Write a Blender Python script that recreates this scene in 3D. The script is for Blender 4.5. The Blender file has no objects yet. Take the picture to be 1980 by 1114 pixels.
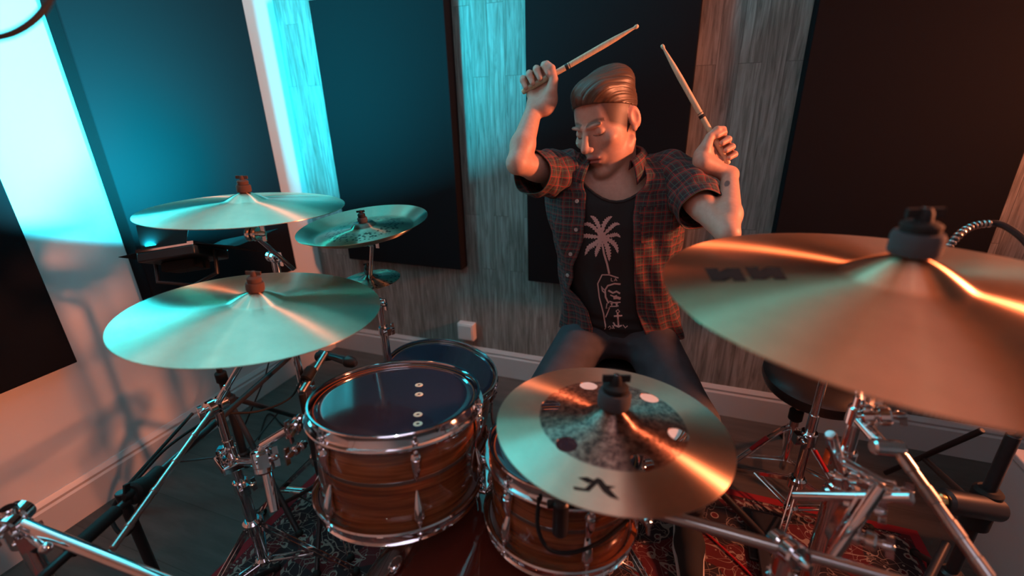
import bpy, bmesh, math, random
import numpy as np
from mathutils import Vector, Matrix, Quaternion
from mathutils.bvhtree import BVHTree
random.seed(7)
SC = bpy.context.scene
COL = SC.collection
PI = math.pi
R = math.radians

# ------------------------------------------------------------------ camera
CH = 1.27
FPX = 883.2                       # focal length in pixels of the 1980 wide frame
YAW, PITCH, ROLL = R(-20.39), R(21.19), R(-1.43)
CF = Vector((math.sin(YAW) * math.cos(PITCH), math.cos(YAW) * math.cos(PITCH), -math.sin(PITCH)))
_r = Vector((math.cos(YAW), -math.sin(YAW), 0))
_u = _r.cross(CF)
CR = math.cos(ROLL) * _r + math.sin(ROLL) * _u
CU = -math.sin(ROLL) * _r + math.cos(ROLL) * _u
CAMP = Vector((0, 0, CH))
cam = bpy.data.cameras.new('camera')
cam.sensor_width = 36
cam.lens = FPX / 1980 * 36
cam.clip_start = 0.02
cam.dof.use_dof = True
cam.dof.focus_distance = 1.2
cam.dof.aperture_fstop = 1.7
cam.dof.aperture_blades = 0
camo = bpy.data.objects.new('camera', cam)
COL.objects.link(camo)
Mx = Matrix((CR, CU, -CF)).transposed().to_4x4()
Mx.translation = CAMP
camo.matrix_world = Mx
SC.camera = camo
SC.view_settings.view_transform = 'Standard'
SC.view_settings.look = 'None'
SC.view_settings.gamma = 1
SC.view_settings.use_curve_mapping = False
SC.view_settings.exposure = 0.08

# ------------------------------------------------------------------ world and lights
wd = bpy.data.worlds.new('dark_studio')
SC.world = wd
wd.use_nodes = True
wd.node_tree.nodes['Background'].inputs[0].default_value = (0.55, 0.6, 0.75, 1)
wd.node_tree.nodes['Background'].inputs[1].default_value = 0.02


def area(name, loc, direction, sx, sy, power, color, shape='RECTANGLE', spread=180):
    l = bpy.data.lights.new(name, 'AREA')
    l.shape = shape
    l.size = sx
    l.size_y = sy
    l.energy = power
    l.color = color
    l.spread = R(spread)
    o = bpy.data.objects.new(name, l)
    COL.objects.link(o)
    o.location = loc
    o.rotation_euler = Vector(direction).to_track_quat('-Z', 'Y').to_euler()
    return o


# the cyan panel light lying face up behind the crash cymbals
FIX = Vector((-1.385, 0.905, 0.900))
FIXN = Vector((-0.28, 0.36, 1)).normalized()
area('cyan_panel_light', FIX + FIXN * 0.012, FIXN, 0.15, 0.13, 88, (0.008, 0.77, 1.0), 'RECTANGLE', 155)
# warm softbox to the right of the kit, outside the frame
area('warm_softbox', (1.70, 1.46, 1.46), (-1, -0.36, -0.02), 0.20, 0.26, 46, (1.0, 0.27, 0.12), 'RECTANGLE', 130)
# dim ambient fill, an unseen area light added under the ceiling
area('ambient_fill', (0.3, -0.4, 2.36), (0, 0.15, -1), 1.2, 0.8, 4.2, (0.82, 0.78, 1.0))
for _x, _y in ((-0.42, -0.35), (0.30, -0.50), (-0.95, 0.1)):
    area('ceiling_spot', (_x, _y, 2.3), (-0.1, 0.45, -1), 0.022, 0.022, 0.30, (1, 0.95, 0.9), 'DISK', 150)

# ------------------------------------------------------------------ materials
MAT = {}


def mat(name, col=(0.5, 0.5, 0.5), rough=0.5, metal=0.0, spec=None, coat=0, emit=None, build=None, **kw):
    if name in MAT:
        return MAT[name]
    m = bpy.data.materials.new(name)
    m.use_nodes = True
    nt = m.node_tree
    b = nt.nodes['Principled BSDF']
    b.inputs['Base Color'].default_value = (*col, 1)
    b.inputs['Roughness'].default_value = rough
    b.inputs['Metallic'].default_value = metal
    if spec is not None:
        b.inputs['Specular IOR Level'].default_value = spec
    if coat:
        b.inputs['Coat Weight'].default_value = coat
        b.inputs['Coat Roughness'].default_value = 0.06
    if emit:
        b.inputs['Emission Color'].default_value = (*emit[0], 1)
        b.inputs['Emission Strength'].default_value = emit[1]
    if build:
        build(nt, b)
    MAT[name] = m
    return m


class NT:
    """small node helper"""
    def __init__(s, nt):
        s.nt = nt

    def n(s, typ, ins=None, **props):
        nd = s.nt.nodes.new('ShaderNode' + typ)
        for k, v in props.items():
            setattr(nd, k, v)
        for k, v in (ins or {}).items():
            if isinstance(v, bpy.types.NodeSocket):
                s.nt.links.new(v, nd.inputs[k])
            else:
                nd.inputs[k].default_value = v
        return nd

    def math(s, op, a, b=None, c=None):
        ins = {0: a}
        if b is not None:
            ins[1] = b
        if c is not None:
            ins[2] = c
        return s.n('Math', ins, operation=op).outputs[0]

    def mix(s, f, a, b, mode='MIX'):
        nd = s.nt.nodes.new('ShaderNodeMix')
        nd.data_type = 'RGBA'
        nd.blend_type = mode
        for i, v in ((0, f), (6, a), (7, b)):
            if isinstance(v, bpy.types.NodeSocket):
                s.nt.links.new(v, nd.inputs[i])
            else:
                nd.inputs[i].default_value = (*v, 1) if (i > 0 and len(v) == 3) else v
        return nd.outputs[2]

    def ramp(s, f, stops, interp='LINEAR'):
        nd = s.nt.nodes.new('ShaderNodeValToRGB')
        nd.color_ramp.interpolation = interp
        e = nd.color_ramp.elements
        while len(e) < len(stops):
            e.new(0.5)
        for i, (p, c) in enumerate(stops):
            e[i].position = p
            e[i].color = (*c, 1)
        s.nt.links.new(f, nd.inputs[0])
        return nd.outputs[0]

    def coord(s, which='Object'):
        return s.n('TexCoord').outputs[which]

    def mapping(s, v, scale=(1, 1, 1), rot=(0, 0, 0), loc=(0, 0, 0)):
        return s.n('Mapping', {'Vector': v, 'Scale': scale, 'Rotation': rot, 'Location': loc}).outputs[0]

    def noise(s, v, scale=5, detail=4, rough=0.5, dist=0):
        return s.n('TexNoise', {'Vector': v, 'Scale': scale, 'Detail': detail, 'Roughness': rough, 'Distortion': dist}).outputs[0]

    def bump(s, h, strength=0.3, dist=0.01):
        return s.n('Bump', {'Height': h, 'Strength': strength, 'Distance': dist}).outputs[0]

    def link(s, a, b):
        s.nt.links.new(a, b)


def b_wood_wall(nt, b):
    t = NT(nt)
    co = t.coord()
    rot = t.mapping(co, rot=(0, 0, 0))
    sep = t.n('SeparateXYZ', {0: co})
    v = t.n('CombineXYZ', {0: sep.outputs[2], 1: sep.outputs[0], 2: 0.0}).outputs[0]
    br = t.n('TexBrick', {'Vector': v, 'Color1': (0.22, 0.22, 0.22, 1), 'Color2': (0.82, 0.82, 0.82, 1), 'Mortar': (0, 0, 0, 1),
                          'Scale': 1.0, 'Mortar Size': 0.0010, 'Mortar Smooth': 0.3, 'Bias': 0.0, 'Brick Width': 0.83, 'Row Height': 0.071},
             offset=0.31, offset_frequency=2, squash=1.0)
    shift = t.n('CombineXYZ', {0: t.math('MULTIPLY', br.outputs[0], 7.0), 1: 0.0, 2: t.math('MULTIPLY', br.outputs[0], 3.0)}).outputs[0]
    sv = t.n('VectorMath', {0: co, 1: shift}, operation='ADD').outputs[0]
    g = t.noise(t.mapping(sv, scale=(34, 34, 2.2)), 2.2, 7, 0.62, 0.9)
    g2 = t.noise(t.mapping(sv, scale=(110, 110, 3.0)), 2.0, 4, 0.7)
    big = t.noise(t.mapping(sv, scale=(6, 6, 1.6)), 1.4, 3, 0.6, 0.5)
    c = t.ramp(g, [(0.28, (0.16, 0.15, 0.135)), (0.46, (0.34, 0.32, 0.29)), (0.60, (0.49, 0.47, 0.43)), (0.78, (0.60, 0.58, 0.54))])
    c = t.mix(0.55, c, t.ramp(g2, [(0.3, (0.45, 0.45, 0.45)), (0.7, (1, 1, 1))]), 'MULTIPLY')
    c = t.mix(0.6, c, t.ramp(big, [(0.3, (0.62, 0.58, 0.52)), (0.7, (1.12, 1.12, 1.12))]), 'MULTIPLY')
    c = t.mix(0.30, c, t.mix(1.0, c, t.ramp(br.outputs[0], [(0.0, (0.45, 0.45, 0.45)), (0.8, (1.35, 1.35, 1.35))]), 'MULTIPLY'))
    c = t.mix(t.math('MULTIPLY', br.outputs[1], 0.55), c, (0.06, 0.055, 0.05))
    c = t.mix(1.0, c, (0.74, 0.74, 0.76), 'MULTIPLY')
    t.link(c, b.inputs['Base Color'])
    t.link(t.bump(g, 0.15, 0.003), b.inputs['Normal'])


def b_plaster(nt, b):
    t = NT(nt)
    n = t.noise(t.coord(), 60, 3)
    t.link(t.bump(n, 0.06, 0.003), b.inputs['Normal'])


def b_floor(nt, b):
    t = NT(nt)
    co = t.coord()
    n = t.noise(t.mapping(co, scale=(1.5, 9, 1)), 3, 5, 0.6, 0.4)
    c = t.ramp(n, [(0.3, (0.062, 0.053, 0.049)), (0.7, (0.098, 0.085, 0.077))])
    br = t.n('TexBrick', {'Vector': co, 'Color1': (0.9, 0.9, 0.9, 1), 'Color2': (1.08, 1.08, 1.08, 1), 'Mortar': (0.6, 0.6, 0.6, 1), 'Scale': 1.0,
                          'Mortar Size': 0.0012, 'Brick Width': 1.2, 'Row Height': 0.19})
    c = t.mix(1.0, c, br.outputs[0], 'MULTIPLY')
    t.link(c, b.inputs['Base Color'])


def b_fabric(nt, b):
    t = NT(nt)
    co = t.coord()
    n = t.noise(co, 900, 2)
    t.link(t.bump(n, 0.25, 0.001), b.inputs['Normal'])


def b_bronze(dark=0.0, tone=(0.80, 0.54, 0.31), r0=0.26, hammer=0.15, zone=None, china=False, scale=1.0):
    def f(nt, b):
        t = NT(nt)
        co = t.coord()
        sep = t.n('SeparateXYZ', {0: co})
        rad = t.math('SQRT', t.math('ADD', t.math('MULTIPLY', sep.outputs[0], sep.outputs[0]), t.math('MULTIPLY', sep.outputs[1], sep.outputs[1])))
        rv = t.n('CombineXYZ', {0: rad, 1: 0.0, 2: 0.0}).outputs[0]
        groove = t.noise(rv, 420, 3, 0.7)
        mott = t.noise(co, 26, 4, 0.65)
        blot = t.noise(co, 7, 3, 0.6)
        c = t.mix(mott, tuple(x * 0.80 for x in tone), tuple(min(1, x * 1.12) for x in tone))
        c = t.mix(t.math('MULTIPLY', groove, 0.35), c, tuple(x * 0.62 for x in tone))
        rough = t.math('ADD', t.math('MULTIPLY', blot, 0.06), r0)
        aniso = 1.0
        if zone:
            # unlathed inner part: dark, mottled, less shiny
            z = t.n('MapRange', {0: rad, 1: zone, 2: zone + 0.003, 3: 1.0, 4: 0.0}).outputs[0]
            vor = t.n('TexVoronoi', {'Vector': co, 'Scale': 130.0}, feature='SMOOTH_F1').outputs[0]
            dk = t.ramp(t.noise(co, 120, 5, 0.75), [(0.38, (0.11, 0.07, 0.06)), (0.52, (0.34, 0.20, 0.16)), (0.68, (0.62, 0.40, 0.30))])
            c = t.mix(z, c, dk)
            rough = t.math('ADD', rough, t.math('MULTIPLY', z, 0.12))
        if china:
            ring = t.n('MapRange', {0: rad, 1: 0.105, 2: 0.11, 3: 1.0, 4: 0.0}).outputs[0]
            inner = t.n('MapRange', {0: rad, 1: 0.058, 2: 0.062, 3: 0.0, 4: 1.0}).outputs[0]
            dots = t.n('TexVoronoi', {'Vector': co, 'Scale': 95.0}).outputs[0]
            dm = t.ramp(dots, [(0.30, (1, 1, 1)), (0.45, (0, 0, 0))])
            gate = t.ramp(t.noise(co, 14, 2), [(0.38, (0, 0, 0)), (0.46, (1, 1, 1))])
            k = t.math('MULTIPLY', t.math('MULTIPLY', ring, inner), t.math('MULTIPLY', dm, gate))
            c = t.mix(k, c, (0.03, 0.025, 0.02))
            bell = t.n('MapRange', {0: rad, 1: 0.034, 2: 0.036, 3: 1.0, 4: 0.0}).outputs[0]
            c = t.mix(bell, c, (0.13, 0.09, 0.07))
        t.link(c, b.inputs['Base Color'])
        t.link(rough, b.inputs['Roughness'])
        b.inputs['Metallic'].default_value = 1
        b.inputs['Anisotropic'].default_value = aniso
        tg = t.n('Tangent', direction_type='RADIAL', axis='Z')
        t.link(tg.outputs[0], b.inputs['Tangent'])
        ham = t.n('TexVoronoi', {'Vector': co, 'Scale': 45.0}, feature='SMOOTH_F1').outputs[0]
        h = t.math('ADD', t.math('MULTIPLY', groove, 0.25), t.math('MULTIPLY', ham, hammer))
        t.link(t.bump(h, 0.12, 0.0006), b.inputs['Normal'])
        b.inputs['Anisotropic Rotation'].default_value = 0.25
    return f


def b_shell(nt, b):
    t = NT(nt)
    co = t.coord()
    g = t.noise(t.mapping(co, scale=(1.2, 1.2, 26)), 3.2, 6, 0.6, 0.7)
    g2 = t.noise(t.mapping(co, scale=(4, 4, 160)), 2.5, 3, 0.6)
    c = t.ramp(g, [(0.30, (0.12, 0.030, 0.012)), (0.47, (0.25, 0.070, 0.022)), (0.60, (0.38, 0.120, 0.040)), (0.75, (0.23, 0.062, 0.020))])
    c = t.mix(0.35, c, t.ramp(g2, [(0.35, (0.4, 0.4, 0.4)), (0.65, (1, 1, 1))]), 'MULTIPLY')
    t.link(c, b.inputs['Base Color'])


def b_rug(nt, b):
    t = NT(nt)
    co = t.coord()
    sep = t.n('SeparateXYZ', {0: co})
    ax = t.math('ABSOLUTE', sep.outputs[0])
    ay = t.math('ABSOLUTE', sep.outputs[1])
    dx = t.math('SUBTRACT', 1.00, ax)
    dy = t.math('SUBTRACT', 0.95, ay)
    d = t.math('MINIMUM', dx, dy)                       # distance from the rug's edge
    red, dark, cream, navy = (0.085, 0.006, 0.010), (0.018, 0.009, 0.013), (0.27, 0.21, 0.18), (0.03, 0.03, 0.06)
    # field of vines and rosettes
    edge = t.n('TexVoronoi', {'Vector': co, 'Scale': 15.0, 'Randomness': 0.6}, feature='DISTANCE_TO_EDGE').outputs[0]
    f1 = t.n('TexVoronoi', {'Vector': co, 'Scale': 15.0, 'Randomness': 0.6}).outputs[0]
    small = t.n('TexVoronoi', {'Vector': co, 'Scale': 46.0, 'Randomness': 0.9}).outputs[0]
    vine = t.math('LESS_THAN', t.math('ABSOLUTE', t.math('SUBTRACT', t.noise(co, 9, 1, 0.5, 1.0), 0.5)), 0.009)
    vine2 = t.math('LESS_THAN', t.math('ABSOLUTE', t.math('SUBTRACT', t.noise(co, 15, 1, 0.5, 1.2), 0.47)), 0.008)
    ros = t.math('MULTIPLY', t.math('GREATER_THAN', f1, 0.15), t.math('LESS_THAN', f1, 0.20))
    dot = t.math('LESS_THAN', small, 0.17)
    base = t.mix(t.math('GREATER_THAN', t.noise(co, 7, 1), 0.54), dark, red)
    base = t.mix(t.math('LESS_THAN', f1, 0.15), base, red)
    c = t.mix(t.math('MULTIPLY', t.math('LESS_THAN', edge, 0.012), 0.45), base, cream)
    for k_ in (vine, vine2, ros, dot):
        c = t.mix(k_, c, cream)
    # border stripes parallel to the edge
    st = t.ramp(t.math('MULTIPLY', d, 4.0), [(0.0, (1, 1, 1)), (0.12, (0, 0, 0)), (0.16, (1, 1, 1)), (0.2, (0, 0, 0)), (0.72, (1, 1, 1)), (0.78, (0, 0, 0))], 'CONSTANT')
    c = t.mix(t.math('MULTIPLY', st, t.math('LESS_THAN', d, 0.2)), c, red)
    tooth = t.math('GREATER_THAN', t.math('SINE', t.math('MULTIPLY', t.math('ADD', sep.outputs[0], sep.outputs[1]), 210.0)), 0.1)
    inb = t.math('MULTIPLY', t.math('GREATER_THAN', d, 0.045), t.math('LESS_THAN', d, 0.058))
    c = t.mix(t.math('MULTIPLY', inb, tooth), c, cream)
    inb2 = t.math('MULTIPLY', t.math('GREATER_THAN', d, 0.185), t.math('LESS_THAN', d, 0.197))
    c = t.mix(t.math('MULTIPLY', inb2, tooth), c, cream)
    c = t.mix(t.math('LESS_THAN', d, 0.028), c, (0.26, 0.008, 0.016))
    t.link(c, b.inputs['Base Color'])
    t.link(t.bump(t.noise(co, 700, 2), 0.5, 0.002), b.inputs['Normal'])


def b_plaid(nt, b):
    t = NT(nt)
    uv = t.coord('UV')
    sep = t.n('SeparateXYZ', {0: uv})

    def lines(s, period, lo, hi):
        f = t.math('FRACT', t.math('DIVIDE', s, period))
        return t.math('MULTIPLY', t.math('GREATER_THAN', f, lo), t.math('LESS_THAN', f, hi))
    c = (0.026, 0.019, 0.024)
    c = t.mix(t.math('MULTIPLY', lines(sep.outputs[0], 0.026, 0.0, 0.42), 0.55), c, (0.090, 0.014, 0.016))
    c = t.mix(t.math('MULTIPLY', lines(sep.outputs[1], 0.026, 0.0, 0.42), 0.55), c, (0.10, 0.015, 0.017))
    for k in (0, 1):
        c = t.mix(t.math('MULTIPLY', lines(sep.outputs[k], 0.013, 0.42, 0.54), 0.75), c, (0.045, 0.110, 0.085))
        c = t.mix(t.math('MULTIPLY', lines(sep.outputs[k], 0.026, 0.08, 0.15), 0.8), c, (0.27, 0.035, 0.032))
        c = t.mix(t.math('MULTIPLY', lines(sep.outputs[k], 0.026, 0.80, 0.86), 0.7), c, (0.015, 0.015, 0.03))
    t.link(c, b.inputs['Base Color'])
    wv = t.noise(uv, 1500, 1)
    t.link(t.bump(wv, 0.2, 0.0005), b.inputs['Normal'])


def b_skin(nt, b):
    t = NT(nt)
    a = t.n('Attribute', attribute_name='Col').outputs[0]
    n = t.noise(t.coord(), 90, 4, 0.6)
    c = t.mix(0.5, a, t.mix(1.0, a, t.ramp(n, [(0.35, (0.86, 0.80, 0.78)), (0.65, (1.08, 1.04, 1.02))]), 'MULTIPLY'))
    t.link(c, b.inputs['Base Color'])
    t.link(t.bump(t.noise(t.coord(), 420, 3), 0.12, 0.0006), b.inputs['Normal'])
    b.inputs['Subsurface Weight'].default_value = 0.12
    b.inputs['Subsurface Radius'].default_value = (0.012, 0.004, 0.002)
    b.inputs['Subsurface Scale'].default_value = 0.6


def b_hair(nt, b):
    t = NT(nt)
    a = t.n('Attribute', attribute_name='Strand').outputs[2]
    n = t.noise(t.n('CombineXYZ', {0: a, 1: 0.0, 2: 0.0}).outputs[0], 220, 3, 0.7)
    c = t.ramp(n, [(0.3, (0.032, 0.018, 0.011)), (0.7, (0.125, 0.070, 0.042))])
    t.link(c, b.inputs['Base Color'])
    t.link(t.bump(n, 0.8, 0.002), b.inputs['Normal'])


def b_denim(nt, b):
    t = NT(nt)
    n = t.noise(t.coord(), 14, 4, 0.6)
    t.link(t.ramp(n, [(0.3, (0.028, 0.028, 0.036)), (0.7, (0.05, 0.05, 0.062))]), b.inputs['Base Color'])
    t.link(t.bump(t.noise(t.coord(), 800, 2), 0.3, 0.0006), b.inputs['Normal'])


def b_stick(nt, b):
    t = NT(nt)
    n = t.noise(t.mapping(t.coord(), scale=(60, 60, 4)), 3, 4, 0.6)
    t.link(t.ramp(n, [(0.3, (0.55, 0.42, 0.27)), (0.7, (0.72, 0.58, 0.40))]), b.inputs['Base Color'])


mat('wood_wallpaper', rough=0.6, spec=0.3, build=b_wood_wall)
mat('white_paint', (0.66, 0.64, 0.63), 0.7, build=b_plaster)
mat('skirting_paint', (0.50, 0.49, 0.49), 0.35)
mat('ceiling_paint', (0.55, 0.55, 0.55), 0.8, build=b_plaster)
mat('floor_vinyl', rough=0.6, spec=0.25, build=b_floor)
mat('panel_fabric', (0.0085, 0.0085, 0.010), 0.95, spec=0.06, build=b_fabric)
mat('chrome', (0.83, 0.83, 0.84), 0.09, 1.0)
mat('brushed_steel', (0.52, 0.50, 0.48), 0.28, 1.0)
mat('black_steel', (0.018, 0.018, 0.02), 0.38)
mat('matte_black', (0.010, 0.010, 0.011), 0.8, spec=0.15)
mat('black_rubber', (0.012, 0.012, 0.012), 0.7, spec=0.3)
mat('black_cloth', (0.016, 0.016, 0.018), 0.9, build=b_fabric)
mat('black_leather', (0.02, 0.018, 0.018), 0.35)
mat('brown_felt', (0.10, 0.045, 0.03), 0.9)
mat('charcoal_felt', (0.05, 0.05, 0.055), 0.9)
mat('dark_head', (0.030, 0.029, 0.048), 0.10, coat=0.5)
mat('white_head', (0.78, 0.74, 0.72), 0.4)
mat('drum_shell', rough=0.16, coat=1.0, build=b_shell)
mat('inlay', (0.10, 0.070, 0.055), 0.2, coat=1.0)
mat('bass_shell', (0.11, 0.018, 0.010), 0.10, coat=1.0)
mat('rug', rough=0.95, build=b_rug)
mat('plaid', rough=0.85, build=b_plaid)
mat('tee', (0.011, 0.011, 0.013), 0.85, build=b_fabric)
mat('denim', rough=0.8, build=b_denim)
mat('skin', rough=0.5, build=b_skin)
mat('hair', rough=0.42, build=b_hair)
mat('stick_wood', rough=0.45, build=b_stick)
mat('print_pink', (0.56, 0.36, 0.34), 0.8)
mat('print_dark', (0.012, 0.010, 0.010), 0.7, spec=0.15)
mat('ring_ivory', (0.80, 0.78, 0.58), 0.4)
mat('ink_black', (0.012, 0.012, 0.014), 0.4)
mat('plastic_white', (0.62, 0.58, 0.57), 0.35)
mat('red_plastic', (0.45, 0.01, 0.015), 0.35)
mat('sole_white', (0.55, 0.52, 0.50), 0.5)
mat('button', (0.42, 0.38, 0.36), 0.3)
mat('led_diffuser', (0.5, 0.8, 0.8), 0.5, emit=((0.08, 0.85, 1.0), 9.0))
mat('brass', (0.85, 0.60, 0.25), 0.2, 1.0)
mat('bronze_crash', build=b_bronze(tone=(0.82, 0.62, 0.45), r0=0.30))
mat('bronze_stack', build=b_bronze(tone=(0.88, 0.62, 0.45), r0=0.28, zone=0.110))
mat('bronze_ride', build=b_bronze(tone=(0.84, 0.50, 0.31), r0=0.29, hammer=0.25))
mat('bronze_china', build=b_bronze(tone=(0.31, 0.28, 0.20), r0=0.30, hammer=0.8, china=True))


# ------------------------------------------------------------------ geometry helpers
def P(x, y, d):
    """a world point seen at photo pixel (x, y), d metres along the optical axis"""
    return CAMP + (CF * FPX + CR * (x - 990) + CU * (557 - y)) * (d / FPX)


def onz(x, y, z):
    d = CF * FPX + CR * (x - 990) + CU * (557 - y)
    return CAMP + d * ((z - CH) / d.z)


def V(*a):
    return Vector(a)


def basis(axis, hint=None):
    z = Vector(axis).normalized()
    h = Vector(hint) if hint is not None else (V(0, 0, 1) if abs(z.z) < 0.9 else V(1, 0, 0))
    x = h.cross(z).normalized()
    if hint is not None:
        x = (h - z * h.dot(z)).normalized()
    y = z.cross(x)
    return x, y, z


def frame(p, axis, hint=None):
    x, y, z = basis(axis, hint)
    m = Matrix((x, y, z)).transposed().to_4x4()
    m.translation = Vector(p)
    return m


def smooth_path(pts, n=8):
    pts = [Vector(p) for p in pts]
    if len(pts) < 3:
        return pts
    q = [pts[0] * 2 - pts[1]] + pts + [pts[-1] * 2 - pts[-2]]
    out = []
    for i in range(1, len(q) - 2):
        for k in range(n):
            t = k / n
            a, b_, c, d = q[i - 1], q[i], q[i + 1], q[i + 2]
            out.append(0.5 * ((2 * b_) + (c - a) * t + (2 * a - 5 * b_ + 4 * c - d) * t * t + (3 * b_ - a - 3 * c + d) * t ** 3))
    out.append(pts[-1])
    return out


class MB:
    def __init__(s):
        s.v, s.f, s.uv = [], [], None

    def add(s, vs, fs):
        o = len(s.v)
        s.v += [Vector(v) for v in vs]
        s.f += [tuple(i + o for i in f) for f in fs]
        return s

    def tube(s, pts, r, seg=14, cap=True):
        pts = [Vector(p) for p in pts]
        n = len(pts)
        rs = [r] * n if not isinstance(r, (list, tuple)) else list(r)
        if len(rs) != n:
            rs = [rs[0] + (rs[-1] - rs[0]) * i / (n - 1) for i in range(n)]
        tang = [(pts[min(i + 1, n - 1)] - pts[max(i - 1, 0)]).normalized() for i in range(n)]
        x, y, z = basis(tang[0])
        vs, fs = [], []
        for i in range(n):
            if i:
                q = tang[i - 1].rotation_difference(tang[i])
                x = q @ x
                y = q @ y
            for k in range(seg):
                a = 2 * PI * k / seg
                vs.append(pts[i] + (x * math.cos(a) + y * math.sin(a)) * rs[i])
        for i in range(n - 1):
            for k in range(seg):
                a, b_ = i * seg + k, i * seg + (k + 1) % seg
                fs.append((a, b_, b_ + seg, a + seg))
        if cap:
            fs.append(tuple(range(seg - 1, -1, -1)))
            fs.append(tuple((n - 1) * seg + k for k in range(seg)))
        return s.add(vs, fs)

    def rod(s, p0, p1, r, r1=None, seg=14, ch=None):
        """cylinder with small chamfers"""
        p0, p1 = Vector(p0), Vector(p1)
        r1 = r if r1 is None else r1
        L = (p1 - p0).length
        d = (p1 - p0) / L
        c = min(ch if ch is not None else r * 0.25, L * 0.3)
        return s.tube([p0, p0 + d * 1e-5 + d * c * 0, p0 + d * c, p1 - d * c, p1], [max(r - c, 1e-4), max(r - c, 1e-4), r, r1, max(r1 - c, 1e-4)], seg)

    def lathe(s, prof, seg=48, M=None, closed=False):
        M = M or Matrix()
        vs, fs = [], []
        n = len(prof)
        for r, z in prof:
            for k in range(seg):
                a = 2 * PI * k / seg
                vs.append(M @ V(r * math.cos(a), r * math.sin(a), z))
        m = n if closed else n - 1
        for i in range(m):
            for k in range(seg):
                a, b_ = i * seg + k, i * seg + (k + 1) % seg
                c, d = ((i + 1) % n) * seg + (k + 1) % seg, ((i + 1) % n) * seg + k
                fs.append((a, b_, c, d))
        return s.add(vs, fs)

    def disc(s, c, axis, r, seg=48):
        M = frame(c, axis)
        return s.add([M @ V(r * math.cos(2 * PI * k / seg), r * math.sin(2 * PI * k / seg), 0) for k in range(seg)], [tuple(range(seg))])

    def box(s, c, size, M=None, taper=1.0):
        M = M or Matrix()
        c = Vector(c)
        vs = []
        for z in (-1, 1):
            k = taper if z > 0 else 1
            for x, y in ((-1, -1), (1, -1), (1, 1), (-1, 1)):
                vs.append(M @ (c + V(x * size[0] / 2 * k, y * size[1] / 2 * k, z * size[2] / 2)))
        return s.add(vs, [(3, 2, 1, 0), (4, 5, 6, 7), (0, 1, 5, 4), (1, 2, 6, 5), (2, 3, 7, 6), (3, 0, 4, 7)])

    def ball(s, c, r, sc=(1, 1, 1), M=None, seg=16, rings=10):
        M = M or Matrix()
        c = Vector(c)
        vs = [M @ (c + V(0, 0, -r * sc[2]))]
        for i in range(1, rings):
            p = -PI / 2 + PI * i / rings
            for k in range(seg):
                a = 2 * PI * k / seg
                vs.append(M @ (c + V(r * sc[0] * math.cos(p) * math.cos(a), r * sc[1] * math.cos(p) * math.sin(a), r * sc[2] * math.sin(p))))
        vs.append(M @ (c + V(0, 0, r * sc[2])))
        fs = []
        for k in range(seg):
            fs.append((0, 1 + (k + 1) % seg, 1 + k))
            fs.append((len(vs) - 1, 1 + (rings - 2) * seg + k, 1 + (rings - 2) * seg + (k + 1) % seg))
        for i in range(rings - 2):
            for k in range(seg):
                a, b_ = 1 + i * seg + k, 1 + i * seg + (k + 1) % seg
                fs.append((a, b_, b_ + seg, a + seg))
        return s.add(vs, fs)

    def prism(s, poly, h, M=None):
        """polygon in xy extruded by h along z"""
        M = M or Matrix()
        n = len(poly)
        vs = [M @ V(x, y, 0) for x, y in poly] + [M @ V(x, y, h) for x, y in poly]
        fs = [tuple(range(n - 1, -1, -1)), tuple(range(n, 2 * n))] + [(i, (i + 1) % n, n + (i + 1) % n, n + i) for i in range(n)]
        return s.add(vs, fs)


ORG = {}


def tag(o, label, cat, group=None):
    o['label'] = label
    o['category'] = cat
    if group:
        o['group'] = group
    return o


def thing(name, label, cat, loc=(0, 0, 0), group=None, M=None):
    o = bpy.data.objects.new(name, None)
    o.empty_display_size = 0.05
    COL.objects.link(o)
    if M is not None:
        o.matrix_world = M
        ORG[o.name] = 'local'
    else:
        o.location = loc
        ORG[o.name] = Vector(loc)
    return tag(o, label, cat, group)


def obj(name, mb, material, parent=None, flat=False, bevel=0, label=None, center=None, angle=35, solid=0, sub=0):
    me = bpy.data.meshes.new(name)
    off = V(0, 0, 0)
    if parent is not None:
        g = ORG.get(parent.name, V(0, 0, 0))
        off = V(0, 0, 0) if g == 'local' else g
    elif center is not None:
        off = Vector(center)
    me.from_pydata([tuple(v - off) for v in mb.v], [], mb.f)
    me.update()
    bm = bmesh.new()
    bm.from_mesh(me)
    bmesh.ops.recalc_face_normals(bm, faces=bm.faces)
    bm.to_mesh(me)
    bm.free()
    if mb.uv:
        uvl = me.uv_layers.new(name='UVMap')
        for lp in me.loops:
            uvl.data[lp.index].uv = mb.uv[lp.vertex_index]
    o = bpy.data.objects.new(name, me)
    COL.objects.link(o)
    me.materials.append(MAT[material])
    if not flat:
        me.shade_smooth()
        me.set_sharp_from_angle(angle=R(angle))
    if parent is not None:
        o.parent = parent
        ORG[o.name] = ORG.get(parent.name, V(0, 0, 0))
    elif center is not None:
        o.location = center
        ORG[o.name] = Vector(center)
    else:
        ORG[o.name] = V(0, 0, 0)
    if solid:
        m = o.modifiers.new('thick', 'SOLIDIFY')
        m.thickness = solid
        m.offset = 0
    if bevel:
        m = o.modifiers.new('bevel', 'BEVEL')
        m.width = bevel
        m.segments = 2
        m.limit_method = 'ANGLE'
    if sub:
        m = o.modifiers.new('sub', 'SUBSURF')
        m.levels = sub
        m.render_levels = sub
    if label:
        o['label'] = label
    return o


def struct(name, mb, material, **k):
    o = obj(name, mb, material, **k)
    o['kind'] = 'structure'
    return o


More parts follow.
